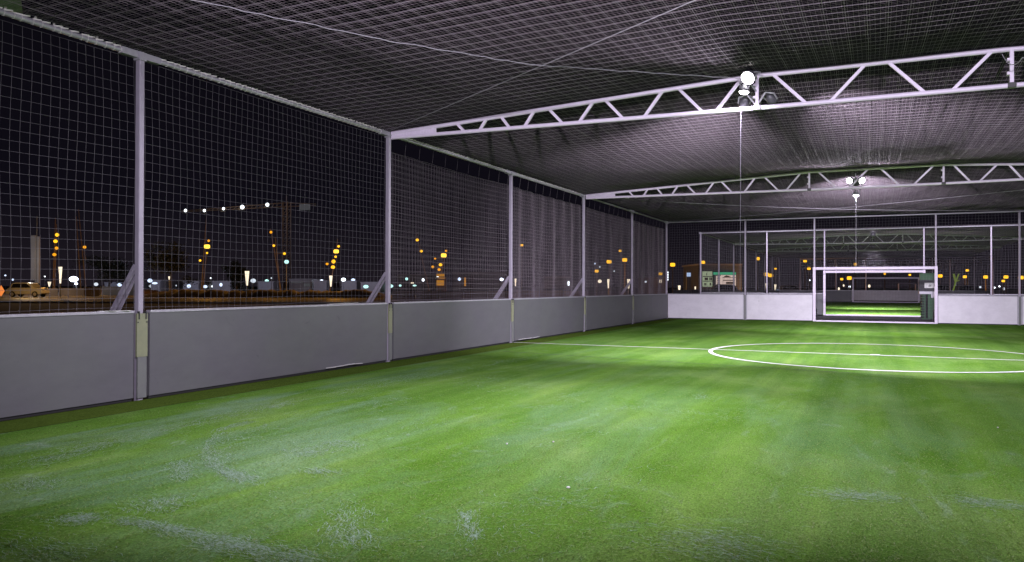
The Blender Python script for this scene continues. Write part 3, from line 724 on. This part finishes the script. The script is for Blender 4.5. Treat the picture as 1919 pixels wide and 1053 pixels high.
FH = Vector((fwd.x, fwd.y, 0)).normalized()
def bx(m, a, b, d, t=.3, z0=None):
    p = at(*a, d); q = at(*b, d); za, zb_ = max(p.z, q.z), (min(p.z, q.z) if z0 is None else z0)
    p = Vector((p.x, p.y, 0)); q = Vector((q.x, q.y, 0)); r = p+FH*t; k = q+FH*t; A = Vector((0, 0, zb_)); B = Vector((0, 0, za))
    m.add([p+A, q+A, k+A, r+A, p+B, q+B, k+B, r+B], [(0,3,2,1),(4,5,6,7),(0,1,5,4),(1,2,6,5),(2,3,7,6),(3,0,4,7)])
def point(px, py, d, power, c, r=.4):
    l = bpy.data.lights.new('lamp_and_fill_light', 'POINT'); l.energy = power; l.color = c; l.shadow_soft_size = r
    o = bpy.data.objects.new('lamp_and_fill_light', l); col.objects.link(o); o.location = at(px, py, d)
# ------------------------------------------------------------------ night surroundings
def pole_lamp(px, py, d, w, h, mat, label, cat='lamp', group='white lamps across the site', name='site_lamp', arm=True):
    p = at(px, py, d); s = d/F
    t = thing(name, label, cat, (p.x, p.y, -.1), group)
    m = MB(); m.ellipsoid(p, w*s/2, w*s/2, h*s/2); m.build('globe', M[mat], t)
    m = MB(); m.tube([(p.x, p.y, -.1), (p.x, p.y, p.z-h*s*.3)], .05, 6); m.build('pole', M['pole'], t)
    return t
WL = [(138, 523, 14, 10, 'bluewhite'), (142.7, 531.5, 6, 5, 'bluewhite'), (180, 532.6, 7, 6, 'white'), (204.7, 535, 5, 5, 'white'), (224, 533.6, 8, 7, 'white'), (281, 525.7, 9, 7, 'white'), (283.5, 536, 8, 6, 'white'), (290, 530.6, 9, 4, 'white'),
      (325, 535, 13, 8, 'white'), (354, 536, 8, 7, 'white'), (384.4, 537, 9, 6, 'white'), (399, 536.5, 5, 5, 'white'), (414, 533.5, 6, 6, 'white'), (437.5, 535.5, 10, 6, 'cyan'), (474.5, 526, 11, 9, 'white'), (500, 526, 8, 6, 'cyan'), (492.6, 538.5, 10, 6, 'cyan'),
      (602.5, 527.6, 9, 7, 'bluewhite'), (643.7, 524, 8, 7, 'white'), (661.7, 524.4, 7, 5, 'white'), (657.8, 537, 6, 5, 'white'), (685.7, 537, 10, 7, 'cyan'), (716.5, 534, 4, 6, 'white'), (731, 536, 12, 7, 'cyan'), (509, 537, 5, 3, 'white'), (525, 536.5, 3, 4, 'white'),
      (508.6, 521, 3, 3, 'white'), (395, 521, 2.5, 2.5, 'white'), (24, 524, 4, 4, 'white'), (10, 516, 3, 3, 'white'), (84, 518, 3, 2, 'white'), (762, 522.5, 5, 5, 'cyan'), (793, 524.5, 5, 5, 'white'), (820, 521.5, 7, 7, 'white'), (861, 523, 7, 6, 'white'),
      (940, 523.5, 7, 6, 'bluewhite'), (777, 535, 7, 3, 'cyan'), (750, 535, 5, 4, 'cyan'), (1115, 494, 3, 3, 'white'), (1124, 500, 3, 3, 'white'), (1151, 508, 3, 3, 'white'), (1124, 527, 7, 6, 'cone'), (1210, 528, 5, 4, 'white'),
      (1791, 536, 5, 4, 'white'), (1837, 538, 3.5, 3.5, 'white'), (1863.6, 539, 3.5, 3.5, 'white'), (1873, 536.5, 3, 3, 'white'), (1881, 541, 4, 6, 'white'), (1517, 525, 3, 3, 'white'), (1572, 541, 3, 5, 'cone'), (1581, 535, 3, 4, 'cone'), (1592, 537, 4, 5, 'white'), (1629, 536, 4, 6, 'cone')]
ZONE = [(0, 'left of the tall near post'), (268, 'between the near post and the crane'), (490, 'right of the crane tower'), (727, 'behind the close meshed net'), (960, 'behind the folded nets'), (1255, 'beyond the second pitch')]
NTH = ORD+['tenth', 'eleventh', 'twelfth', 'thirteenth', 'fourteenth', 'fifteenth']
seen = {}
for px, py, w, h, mt in sorted(WL):
    z = [b for a, b in ZONE if px >= a][-1]; seen[z] = seen.get(z, 0)+1
    tone = {'white': 'white', 'bluewhite': 'blue white', 'cyan': 'greenish white', 'cone': 'warm white'}[mt]
    size = 'big' if w > 8 else ('tiny' if w < 4 else 'small')
    pole_lamp(px, py, random.uniform(125, 190), w*random.uniform(.85, 1.15), h*random.uniform(.85, 1.15), mt if mt != 'white' else random.choice(('white', 'white_b', 'white_c')), '%s %s lamp, %s from left among those %s' % (size, tone, NTH[seen[z]-1], z))
# masts with orange lamps
def mast(base, top, lamps, depth, label, poles=None):
    b = ground_at(base[0], depth, -.1); t_ = at(top[0], top[1], depth); s = depth/F
    t = thing('light_mast', label, 'light mast', b, 'leaning masts with orange lamps')
    m = MB(); m.tube([b, t_], .10, 6, .04); m.build('pole', M['mast'], t)
    for (pa, pb) in (poles or ()):
        m = MB(); m.tube([ground_at(pa[0], depth, -.1) if pa[1] is None else at(*pa, depth), at(*pb, depth)], .09, 6, .04); m.build('pole', M['mast'], t)
    for l in lamps:
        p = at(l[0], l[1], depth); w = (l[2] if len(l) > 2 else 6.5)*s/2
        m = MB(); w *= random.uniform(1.0, 1.3); big = len(l) > 2 and l[2] > 7; m.ellipsoid(p, w, w*.8, w*random.uniform(.75, .95), 12, 8) if not big else m.box((p.x-w, p.y-w*.8, p.z-w*.8), (p.x+w, p.y+w*.8, p.z+w*.8)); lo = m.build('lamp_head', M['orange_c' if big else random.choice(('orange', 'orange_b', 'orange'))], t, w*.4 if big else 0)
        # arm to the pole at the same height
        k = (p.z-b.z)/max(.1, (t_.z-b.z)); q = b.lerp(t_, min(max(k, 0), 1))
        m = MB(); m.bar(p, q, .05, .05); m.build('arm', M['mast'], t)
    return t
mast((99, 0), (104, 408), [(107, 440), (104, 452), (106, 465), (102, 477)], 120, 'leaning mast with four stacked orange lamps, beside the tall twin panels', [((102, None), (106, 420))])
mast((152, 0), (143, 405), [(158.5, 463, 6.5)], 125, 'twin leaning poles with one orange lamp, right of the four lamp mast', [((162, None), (147, 392)), ((161, 487), (157, 470))])
mast((377, 0), (387, 405), [(391, 451, 5), (388, 462, 7.5), (388, 474, 4), (375, 488, 4)], 120, 'leaning mast with orange lamps standing before the dark tree', [((379, None), (388, 470))])
mast((528, 0), (507, 428), [(508, 435, 4.5), (513, 460, 4.5), (533, 475, 5.5)], 120, 'leaning mast with orange lamps beside the crane tower', [((526, None), (516, 445))])
mast((617, 0), (633, 448), [(634.5, 461.5, 5), (630, 471, 8), (629, 481, 4), (625, 490, 6.5), (624, 500.5, 6.5), (613, 494.5, 5.5)], 120, 'leaning mast crowded with six orange lamps right of the crane')
mast((806, 0), (780, 436), [(782, 449.5, 5.5), (789.5, 470.5, 5.5)], 125, 'leaning mast with two orange lamps behind the close meshed net')
mast((818, 0), (838, 462), [(836, 470, 4), (831.5, 478.5, 8), (815.5, 484.5, 4), (825.5, 496, 6.5), (811, 500, 5.5), (823, 505, 5)], 120, 'leaning mast with a bunch of orange lamps behind the close meshed net')
def ostreet(px, py, d, w, label, mat='orange'):
    p = at(px, py, d); s = d/F
    t = thing('street_lamp', label, 'street lamp', (p.x, p.y, -.1), 'orange street lamps')
    m = MB(); m.tube([(p.x, p.y, -.1), (p.x, p.y, p.z+w*s*.3)], .07, 6, .05); m.build('pole', M['mast'], t)
    m = MB(); k = w*s/2; m.box((p.x-k, p.y-k-.09, p.z-k*.8), (p.x+k, p.y+k-.09, p.z+k*.8)); m.build('lamp_head', M[mat], t, k*.35)
for px, py, w, lab in ((978, 459.5, 5, 'lone small orange street lamp behind the folded net halfway along'), (1142, 490.5, 8, 'large orange street lamp behind the net past the farther truss, left one'), (1118.6, 508, 6, 'low orange street lamp behind the net past the farther truss'),
        (1162.5, 470, 4.5, 'small high orange street lamp past the farther truss'), (1171, 487, 8, 'large orange street lamp behind the net past the farther truss, right one'), (1238, 513, 6, 'orange street lamp just left of the corner post'),
        (1260.8, 496, 8, 'orange street lamp just right of the corner post'), (1317, 492, 8, 'orange street lamp above the green lit window'), (1359, 500, 8, 'orange street lamp above the lit shop front'), (1420, 484.6, 7, 'highest orange street lamp between the shop and the goal'),
        (1436, 514, 8, 'left orange street lamp of a close pair right of the shop'), (1444.5, 516, 8, 'right orange street lamp of a close pair right of the shop'), (1453.6, 503.6, 4, 'faint orange street lamp above the close pair'), (1508.7, 489, 6, 'orange street lamp at the top left corner of the third cage'),
        (1516, 503, 6, 'orange street lamp left of the biggest goal'), (1577.5, 523, 5, 'small orange street lamp seen inside the biggest goal'), (1591.7, 521, 8, 'large orange street lamp seen inside the biggest goal'), (1603, 495, 5, 'orange street lamp just above the biggest goal'),
        (1658, 513, 4, 'faint orange street lamp in the top of the biggest goal, left'), (1705, 515, 4, 'faint orange street lamp in the top of the biggest goal, right'), (1762, 517, 7, 'orange street lamp just right of the biggest goal'), (1812.6, 506.6, 5, 'high orange street lamp right of the yellow green post'),
        (1808, 518.6, 6, 'low orange street lamp right of the yellow green post'), (1847, 519, 7, 'orange street lamp by the second pitch post right of the goal'), (1885, 519, 7, 'orange street lamp left of the post at the right edge'), (1880, 526.5, 5, 'low orange street lamp left of the post at the right edge'), (1913, 520, 8, 'orange street lamp at the right edge of the picture')):
    ostreet(px, py, random.uniform(100, 125), w, lab)
# flared (cone) lamps on thin poles
def cone_lamp(px, y0, y1, yb, w, label, depth=None):
    d = depth or 1.38*F/(yb-535); a = at(px, y0, d); b = at(px, y1, d); s = d/F
    t = thing('flared_lamp', label, 'lamp', (a.x, a.y, -.1), 'flared path lamps')
    m = MB(); m.tube([b, a], w*s*.18, 10, w*s/2); m.build('shade', M['cone'], t)
    m = MB(); m.tube([(b.x, b.y, -.1), b], .045, 6); m.build('pole', M['pole'], t)
for px, y0, y1, w, lab, d in ((113, 500, 531, 7, 'tall flared glowing lamp behind the pale car', 90), (92.6, 528, 537, 6, 'short flared glowing lamp left of the tall flared one', 130), (463, 508, 535, 8, 'flared glowing lamp left of the crane tower', 78), (620, 516.5, 537, 6, 'flared glowing lamp under the six lamp mast', 95),
        (317, 518, 524, 3.5, 'tiny flared lamp under the dark tree', 110), (820, 523, 545, 4, 'slim flared lamp beside the orange lit shack', 110), (1140, 523, 540, 5, 'flared lamp behind the net past the farther truss, left one', 100), (1178, 523, 541, 6, 'flared lamp behind the net past the farther truss, right one', 100), (966, 522, 536, 4, 'flared lamp behind the start of the folded net', 100),
        (1436.6, 531, 541, 5, 'flared lamp right of the shop, under the orange pair', 100), (1453, 533, 547, 4, 'thin flared lamp left of the bluish box', 85), (1273, 535, 550, 5, 'flared lamp right of the corner post, under the dark totem', 80), (1303, 537, 548, 3, 'thin flared lamp between totem and shop', 85)):
    cone_lamp(px, y0, y1, 0, w, lab, d)

# tower crane with lit jib
D = 260; s = D/F
base = ground_at(537, D, 0); topp = at(537, 378, D)
t = thing('tower_crane', 'tower crane with five white lamps along its jib', 'crane', base)
m = MB(); hw = 5*s
for dx in (-hw, hw):
    for dy in (-hw, hw): m.tube([(base.x+dx, base.y+dy, 0), (base.x+dx, base.y+dy, topp.z)], .16, 5)
z = 0; k = 0
while z < topp.z-2*hw:
    for dy in (-hw, hw):
        m.tube([(base.x-hw, base.y+dy, z), (base.x+hw, base.y+dy, z+2*hw)][::(1 if k % 2 else -1)], .08, 4); m.tube([(base.x-hw, base.y+dy, z), (base.x+hw, base.y+dy, z)], .08, 4)
    z += 2*hw; k += 1
m.build('tower', M['crane'], t)
m = MB(); A0 = at(340, 398, D); A1 = at(590, 384, D)
for off in (0, 7): m.tube([at(340, 397-off*.25, D), at(535, 387-off, D), at(592, 385-off*.4, D)], .13, 4)
for k in range(24):
    px = 342+k*8; m.tube([at(px, 397-(px-340)*.051, D), at(px+4, 395-(px-340)*.085, D)], .06, 4)
m.build('jib', M['crane'], t)
m = MB(); p = at(563, 394, D); q = at(585, 383, D); m.box((p.x, p.y-.6, p.z), (q.x, p.y+.6, q.z)); m.build('counterweight', M['lid'], t)
m = MB(); a = at(537, 366, D); m.tube([topp, a], .12, 5); m.build('apex', M['crane'], t)
for px, py, w in ((347.7, 394.5, 6), (383, 394.5, 5.5), (419, 391, 5.5), (454, 388, 8), (501, 383.5, 7)):
    p = at(px, py, D); m = MB(); m.ellipsoid(p, w*s*.5, w*s*.4, w*s*.5); lo = m.build('jib_lamp', M['white'], t)
    m = MB(); q = at(px-2, py+4.5, D); m.box((q.x-w*s*.55, q.y-.3, q.z-.18), (q.x+w*s*.9, q.y+.3, q.z+.06)); m.build('lamp_tray', M['plate'], lo)
p = at(537, 490.5, 118); t = thing('site_lamp', 'bluish green lamp high on the crane tower side', 'lamp', (p.x, p.y, -.1), 'white lamps across the site')
m = MB(); m.ellipsoid(p, .35, .3, .3); m.build('globe', M['cyan'], t); m = MB(); m.tube([(p.x, p.y, -.1), p], .06, 6); m.build('pole', M['pole'], t)

# twin tall panels at the left
t = thing('sign_pylon', 'tall twin grey panels on a post at the left edge', 'pylon', ground_at(66, 105, 0))
for a, b, y0, y1 in ((58, 65, 441, 525), (66.5, 72.5, 443, 531)):
    m = MB(); bx(m, (a, y0), (b, y1), 105, .3); m.build('panel', M['clad'], t)
m = MB(); p = at(69, 405, 105); q = at(62, 530, 105); m.tube([(p.x, p.y, -.1), p], .06, 6); m.tube([(q.x, q.y+.3, -.1), (q.x, q.y+.3, 5)], .1, 6); m.build('pole', M['pole'], t)

# road sign at the left edge
p = at(2, 545, 88); t = thing('road_sign', 'orange diamond road sign cut by the left edge of the picture', 'road sign', (p.x, p.y, -.1))
m = MB(); k = .62; m.add([(p.x-k, p.y-.02, p.z), (p.x, p.y-.02, p.z-k), (p.x+k, p.y-.02, p.z), (p.x, p.y-.02, p.z+k), (p.x-k, p.y+.02, p.z), (p.x, p.y+.02, p.z-k), (p.x+k, p.y+.02, p.z), (p.x, p.y+.02, p.z+k)],
    [(0, 1, 2, 3), (7, 6, 5, 4), (0, 4, 5, 1), (1, 5, 6, 2), (2, 6, 7, 3), (3, 7, 4, 0)]); m.build('plate', M['sign_o'], t)
m = MB(); m.tube([(p.x, p.y+.05, -.1), (p.x, p.y+.05, p.z)], .04, 6); m.build('pole', M['pole'], t)

# cars
def make_car(loc, rot, label, paint, group='parked cars'):
    t = thing('parked_car', label, 'car', loc, group)
    prof = [(-2.1, .35), (-2.15, .75), (-1.95, .95), (-1.75, 1.0), (-1.35, 1.55), (-1.0, 1.66), (.35, 1.66), (.75, 1.55), (1.2, 1.08), (1.9, .98), (2.15, .8), (2.18, .4), (1.9, .3), (-1.9, .3)]
    def P(mb, name, mat, par=t, bev=0):
        o = mb.build(name, mat); o.parent = par; o.location = (0, 0, 0)
        if bev: b = o.modifiers.new('bevel', 'BEVEL'); b.width = bev; b.segments = 2
        return o
    m = MB(); m.prism(prof, -.82, .82, 1); P(m, 'body', M[paint], t, .06)
    for s in (-1, 1):
        m = MB(); m.prism([(-1.45, 1.05), (-1.2, 1.5), (-.35, 1.55), (-.35, 1.05)], s*.80, s*.826, 1); P(m, 'window', M['glass'])
        m = MB(); m.prism([(-.25, 1.05), (-.25, 1.55), (.4, 1.54), (.95, 1.07)], s*.80, s*.826, 1); P(m, 'window', M['glass'])
        for x in (-1.3, 1.35):
            m = MB(); m.tube([(x, s*.66, .32), (x, s*.86, .32)], .33, 16); w = P(m, 'wheel', M['tyre'])
            m = MB(); m.tube([(x, s*.861, .32), (x, s*.868, .32)], .2, 12); P(m, 'rim', M['galv'], w)
        m = MB(); m.ellipsoid((2.14, s*.6, .8), .06, .15, .09); P(m, 'headlight', M['plate'])
    t.rotation_euler = (0, 0, rot)
    return t
c0 = ground_at(52, 92, -.1)
car0 = make_car(c0, math.radians(24), 'pale car lit orange, parked below the tall twin panels at left', 'car')
for px, d, lab in ((1765, 86, 'dark parked car just right of the biggest goal beyond the nets'), (1812, 100, 'dark parked car beyond the nets right of the yellow green post'), (1352, 88, 'dark parked car in front of the lit shop'), (1482, 120, 'dark parked car left of the third cage')):
    c = make_car(ground_at(px, d, -.1), math.radians(random.choice((22, 28, 200))), lab, 'cardark')

# earth bank, road, kerb, hoardings
def bank(px0, px1, d, h, name, mat, seedv, depthw=8):
    a = ground_at(px0, d, 0); b = ground_at(px1, d, 0); n = 60; mrow = 9; vs = []; fs = []
    rr = random.Random(seedv); prof = [rr.uniform(.7, 1.1) for _ in range(n+1)]
    nd = Vector((-(b-a).y, (b-a).x, 0)).normalized()
    if nd.dot(fwd) < 0: nd = -nd
    for i in range(n+1):
        p = a.lerp(b, i/n); e = min(1, i/5, (n-i)/5)
        for j in range(mrow):
            q = p+nd*((j/(mrow-1)-.5)*depthw); z = -.13+h*prof[i]*e*math.sin(PI*j/(mrow-1))*(1+.15*rr.uniform(-1, 1)); vs.append((q.x, q.y, z))
    for i in range(n):
        for j in range(mrow-1): fs.append((i*mrow+j, (i+1)*mrow+j, (i+1)*mrow+j+1, i*mrow+j+1))
    m = MB(); m.add(vs, fs, True); return struct(m, name, mat)
bank(270, 735, 96, .85, 'earth_bank', M['bank'], 3)
bank(130, 300, 130, .75, 'far_earth_bank', M['bank'], 5)
def hoarding(px0, px1, d, z1, mat, label, z0=-.12):
    a = ground_at(px0, d, 0); b = ground_at(px1, d, 0); L = (b-a).length; n = max(2, int(L/2.4))
    t = thing('site_hoarding', label, 'hoarding', a, 'site hoardings')
    dd = (b-a).normalized(); m = MB()
    for i in range(n):
        p = a.lerp(b, i/n); q = a.lerp(b, (i+.97)/n); h = z1+.04*math.sin(i*2.1)
        m.bar((p.x, p.y, (z0+h)/2), (q.x, q.y, (z0+h)/2), .05, h-z0)
    m.build('panel', M[mat], t)
    for i in range(n+1): p = a.lerp(b, min(i/n, .999)); m = MB(); m.box((p.x-.05, p.y+.05, z0), (p.x+.05, p.y+.15, z1+.1)); m.build('stake', M['pole'], t)
hoarding(60, 160, 104, .85, 'hoard', 'brown hoarding right of the pale car'); hoarding(158, 187, 100, 1.0, 'hoard', 'orange brown hoarding section between two dark stakes'); hoarding(192, 262, 108, 1.1, 'clad', 'grey hoarding left of the tall near post')
hoarding(735, 960, 82, .75, 'hoard', 'brown hoarding behind the close meshed net'); hoarding(968, 1100, 86, .8, 'hoard', 'brown hoarding behind the folded net')
hoarding(1262, 1330, 70, 1.0, 'dark', 'dark fence right of the corner post')
g = MB(); a = ground_at(-260, 62, -.112); b = ground_at(1000, 62, -.112); c = ground_at(1000, 84, -.112); d_ = ground_at(-260, 84, -.112); g.add([a, b, c, d_], [(0, 1, 2, 3)]); struct(g, 'road', M['asphalt'])
g = MB(); a = ground_at(-260, 61.5, -.06); b = ground_at(700, 61.5, -.06); g.bar(a, b, .16, .12); struct(g, 'kerb', M['kerb'])
p = at(806, 550, 78); q = at(760, 550, 78); m = MB(); m.bar((q.x, q.y, .48), (p.x, p.y, .50), .1, .28); m.bar((q.x, q.y, -.1), (q.x, q.y, .4), .1, .1); m.bar((p.x, p.y, -.1), (p.x, p.y, .4), .1, .1)
tag(m.build('plank_barrier', M['hoard']), 'pale lit plank barrier low behind the close meshed net', 'barrier')

# buildings
D = 100
g0 = ground_at(1348, D, -.1)
t = thing('shop_building', 'low shop with green fascia and lit window beyond the end net', 'shop', g0)
m = MB(); bx(m, (1309, 497), (1390, 548), D+.36, 9, -.1); m.build('wall', M['dark'], t)
m = MB(); bx(m, (1317.5, 508.5), (1335, 537), D, .35); w = m.build('window', M['shelf'], t)
m = MB()
for yy in (517, 526): bx(m, (1317.5, yy), (1335, yy+1.5), D-.2, .15)
for k in range(9):
    xx = 1318+random.uniform(0, 14); yy = random.choice((513, 522, 532)); bx(m, (xx, yy-2), (xx+random.uniform(1, 3), yy+3), D-.1, .1)
m.build('shelf', M['dark'], w)
m = MB(); bx(m, (1338, 510), (1379, 515), D, .32); m.build('fascia', M['shopgreen'], t)
m = MB(); bx(m, (1352, 515.3), (1379, 538), D, .3); w = m.build('window', M['shopwarm'], t)
m = MB(); p0 = at(1354, 521.5, D-.1); q0 = at(1369, 513, D-.1)
vv = [at(*c, D-.15) for c in ((1355, 519.3), (1361, 516), (1366, 517), (1370, 519.4))]; m.add(vv+[v+FH*.08 for v in vv], [(3, 2, 1, 0), (4, 5, 6, 7), (0, 1, 5, 4), (1, 2, 6, 5), (2, 3, 7, 6), (3, 0, 4, 7)])
bx(m, (1361, 528), (1376, 532), D-.15, .1); bx(m, (1355, 524.5), (1377, 526), D-.15, .1); bx(m, (1354, 519.5), (1379, 520.3), D-.15, .1); m.build('window_graphic', M['dark'], w)
m = MB(); bx(m, (1343, 517), (1351, 537), D, .31); dr = m.build('door', M['shopwarm'], t)
m = MB()
for k in range(5): bx(m, (1344.5, 518+k*3.2), (1349.5, 520+k*3.2), D-.12, .1)
m.build('door_grille', M['dark'], dr)
m = MB(); bx(m, (1308, 494), (1391, 497), D, 9.6); m.build('roof', M['clad'], t)
t = thing('advert_totem', 'dark totem with small blue white screen left of the shop', 'totem', ground_at(1291, 80, -.1))
m = MB(); bx(m, (1287, 508), (1295, 509), 80, .3, -.1); m.build('body', M['dark'], t)
m = MB(); bx(m, (1287.5, 511), (1294.5, 518), 79.8, .12); m.build('screen', M['signblue'], t)
t = thing('lit_sign', 'upright white lit sign left of the corner post', 'sign', ground_at(1250, 88, -.1))
m = MB(); bx(m, (1248.5, 508), (1252.5, 526), 88, .2); m.build('panel', M['plate'], t)
m = MB()
for k in range(4): bx(m, (1249, 509+k*4.5), (1252.2, 511.8+k*4.5), 87.8, .1)
m.build('light_strip', M['white'], t); m = MB(); p = at(1250.5, 526, 88); m.tube([(p.x, p.y+.1, -.1), (p.x, p.y+.1, p.z)], .06, 6); m.build('pole', M['pole'], t)
t = thing('utility_box', 'small bluish lit box beside the thin flared lamp', 'utility box', ground_at(1457, 84, -.1))
m = MB(); bx(m, (1455, 541), (1460, 542), 84, .3, -.1); m.build('body', M['clad'], t); m = MB(); bx(m, (1455.5, 543), (1459.5, 549), 83.8, .1); m.build('screen', M['signblue'], t)
t = thing('site_shack', 'small shack lit orange under the bunch of orange lamps', 'shack', ground_at(826, 108, -.1))
m = MB(); bx(m, (817, 519), (834, 520), 108.25, 2.4, -.1); m.build('wall', M['hoard'], t)
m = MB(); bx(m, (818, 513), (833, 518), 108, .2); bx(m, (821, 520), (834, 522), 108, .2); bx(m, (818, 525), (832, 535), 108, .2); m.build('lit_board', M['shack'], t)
def low_building(px0, px1, pt, d, label, mat='dark', wins=()):
    p = at(px0, pt, d); q = at(px1, pt, d); t = thing('low_building', label, 'building', ground_at((px0+px1)/2, d, -.1), 'dim low buildings')
    m = MB(); bx(m, (px0, pt), (px1, pt+1), d+.3, 12, -.1); m.build('wall', M[mat], t)
    m = MB(); bx(m, (px0-1, pt-2), (px1+1, pt), d, 12.4, p.z+.004); m.build('roof', M['clad'], t)
    for w in wins:
        m = MB(); bx(m, w[0], w[1], d-.1, .35); m.build('window', M[w[2]], t)
low_building(542, 584, 524, 170, 'dim low site building right of the crane tower', 'clad', [((545, 528), (567, 530), 'lid'), ((569, 531), (581, 537), 'lid')])
low_building(745, 815, 516, 190, 'dim wide building behind the close meshed net, left', 'dark', [((770, 529), (775, 531), 'cone')])
low_building(848, 955, 512, 190, 'dim wide building behind the close meshed net, right', 'dark', [((870, 520), (873, 536), 'shack')])
low_building(1020, 1068, 520, 150, 'dim building behind the folded net', 'dark', [((1064, 527), (1067, 535), 'white')])
low_building(1215, 1247, 520, 150, 'dim building left of the white lit sign', 'hoard', [((1236, 524), (1240, 530), 'cone')])
low_building(320, 420, 527, 230, 'long dim building under the dark tree', 'clad', [])
t = thing('lit_post', 'yellow green lit branching post right of the biggest goal', 'post', ground_at(1790, 80, -.1))
m = MB(); m.tube([at(1785, 549, 80), at(1791, 528, 80), at(1797, 513, 80)], .07, 6); m.build('stem', M['signgreen'], t)
m = MB(); m.tube([at(1791, 528, 80), at(1787, 513, 80)], .09, 6); m.tube([at(1791, 527, 80), at(1798, 525.5, 80)], .05, 6); m.build('branch', M['signgreen'], t)
for a_, b_, y_, lab, in ((283, 300, 527, 'short bluish lit cabin just right of the tall near post'), (343, 372, 529, 'bluish lit cabin under the dark tree, left'), (398, 432, 528, 'bluish lit cabin under the dark tree, right'),
        (484, 512, 529, 'bluish lit cabin left of the crane tower foot'), (588, 612, 527, 'bluish lit cabin right of the site building'), (640, 668, 528, 'bluish lit cabin right of the six lamp mast'), (676, 712, 530, 'bluish lit cabin just left of the nearer truss post'), (196, 236, 531, 'long bluish lit cabin left of the tall near post')):
    low_building(a_, b_, y_, 165, lab, 'clad')
for px in (150, 215, 292, 345, 420, 492, 600, 660, 700): point(px, 524, 158, 500, (.6, .68, 1))  # added bluish lights without lamp bodies, to brighten the cabins
# trees
def tree(px, pt, pb, wpx, d, label, seedv):
    rr = np.random.default_rng(seedv); s = d/F; b = ground_at(px, d, -.1); c = at(px, (pt+pb)/2, d); R = wpx*s/2; H = (pb-pt)*s/2
    t = thing('dark_tree', label, 'tree', b, 'dark trees')
    m = MB(); m.tube([b, (b.x+.1, b.y, c.z-H*.5), (c.x, c.y, c.z+H*.4)], .25, 7, .06)
    for k in range(5):
        a = rr.uniform(0, 2*PI); m.tube([(b.x, b.y, c.z-H*.6), (c.x+R*.7*math.cos(a), c.y+R*.7*math.sin(a), c.z+H*rr.uniform(-.2, .5))], .09, 5, .03)
    m.build('trunk', M['bark'], t)
    n = 3500; k = 26; cl = rr.normal(0, .42, (k, 3)); w = rr.integers(0, k, n)
    P = np.array([c.x, c.y, c.z])+(cl[w]+rr.normal(0, .16, (n, 3)))*np.array([R, R, H])
    ax = rr.normal(0, 1, (n, 3)); ax /= np.linalg.norm(ax, axis=1)[:, None]; bx_ = np.cross(ax, rr.normal(0, 1, (n, 3))); bx_ /= np.linalg.norm(bx_, axis=1)[:, None]
    l = .22; V = np.stack([P-ax*l, P+bx_*l*.5, P+ax*l, P-bx_*l*.5], 1).reshape(-1, 3)
    np_mesh('crown', V, np.arange(4*n).reshape(n, 4), M['leaf'], t, False)
tree(320, 458, 520, 92, 135, 'broad dark tree right of the tall near post', 1); tree(205, 470, 530, 90, 150, 'dark tree left of the tall near post', 2); tree(443, 488, 533, 42, 150, 'small dark tree left of the flared lamp by the crane', 3)

# warm light from the orange lamps that are in view
OR = (1, .45, .08)
for px, py, d, pw in ((105, 450, 117, 2600), (158, 470, 122, 1200), (388, 462, 117, 2200), (513, 450, 117, 1200), (629, 480, 117, 3200), (826, 485, 117, 3200), (1155, 485, 105, 1500), (1275, 492, 80, 300), (1440, 512, 105, 1200), (1850, 515, 118, 800)): point(px, py+25, d-7, pw*1.0, OR)
point(48, 522, 86, 500, (1, .6, .2))  # added light in front of the pale car to brighten it
point(430, 380, 250, 900, (1, .8, .55), .5)  # added light that brightens the crane jib
point(540, 385, 250, 350, (1, .7, .4), .5)
point(60, 490, 100, 900, (1, .92, .85))  # added light that brightens the twin panels
point(138, 520, 130, 1800, (.75, .82, 1))

# ------------------------------------------------------------------ night sky, camera, settings
w = bpy.data.worlds.new('World'); scene.world = w; w.use_nodes = True; nt = w.node_tree
bg = nt.nodes['Background']; tc = N(nt, 'ShaderNodeTexCoord'); sp = N(nt, 'ShaderNodeSeparateXYZ'); nt.links.new(tc.outputs['Generated'], sp.inputs[0])
nt.links.new(ramp(nt, sp.outputs['Z'], [(.0, (.0125, .0098, .0140)), (.10, (.0042, .0036, .0066)), (.45, (.0024, .0021, .0036))]), bg.inputs['Color'])
bg.inputs['Strength'].default_value = 1.0

cam = bpy.data.cameras.new('Camera'); co = bpy.data.objects.new('Camera', cam); col.objects.link(co)
cam.sensor_width = 36; cam.lens = 36*F/1919; cam.clip_start = .05; cam.clip_end = 3000
R_ = Matrix((rgt, upv, -fwd)).transposed(); co.matrix_world = Matrix.Translation(CAM) @ R_.to_4x4()
scene.camera = co
scene.view_settings.view_transform = 'Standard'; scene.view_settings.look = 'None'
scene.view_settings.exposure = 0; scene.view_settings.gamma = 1
scene.cycles.use_denoising = True
scene.cycles.max_bounces = 6; scene.cycles.diffuse_bounces = 3; scene.cycles.glossy_bounces = 2
scene.cycles.sample_clamp_indirect = 4
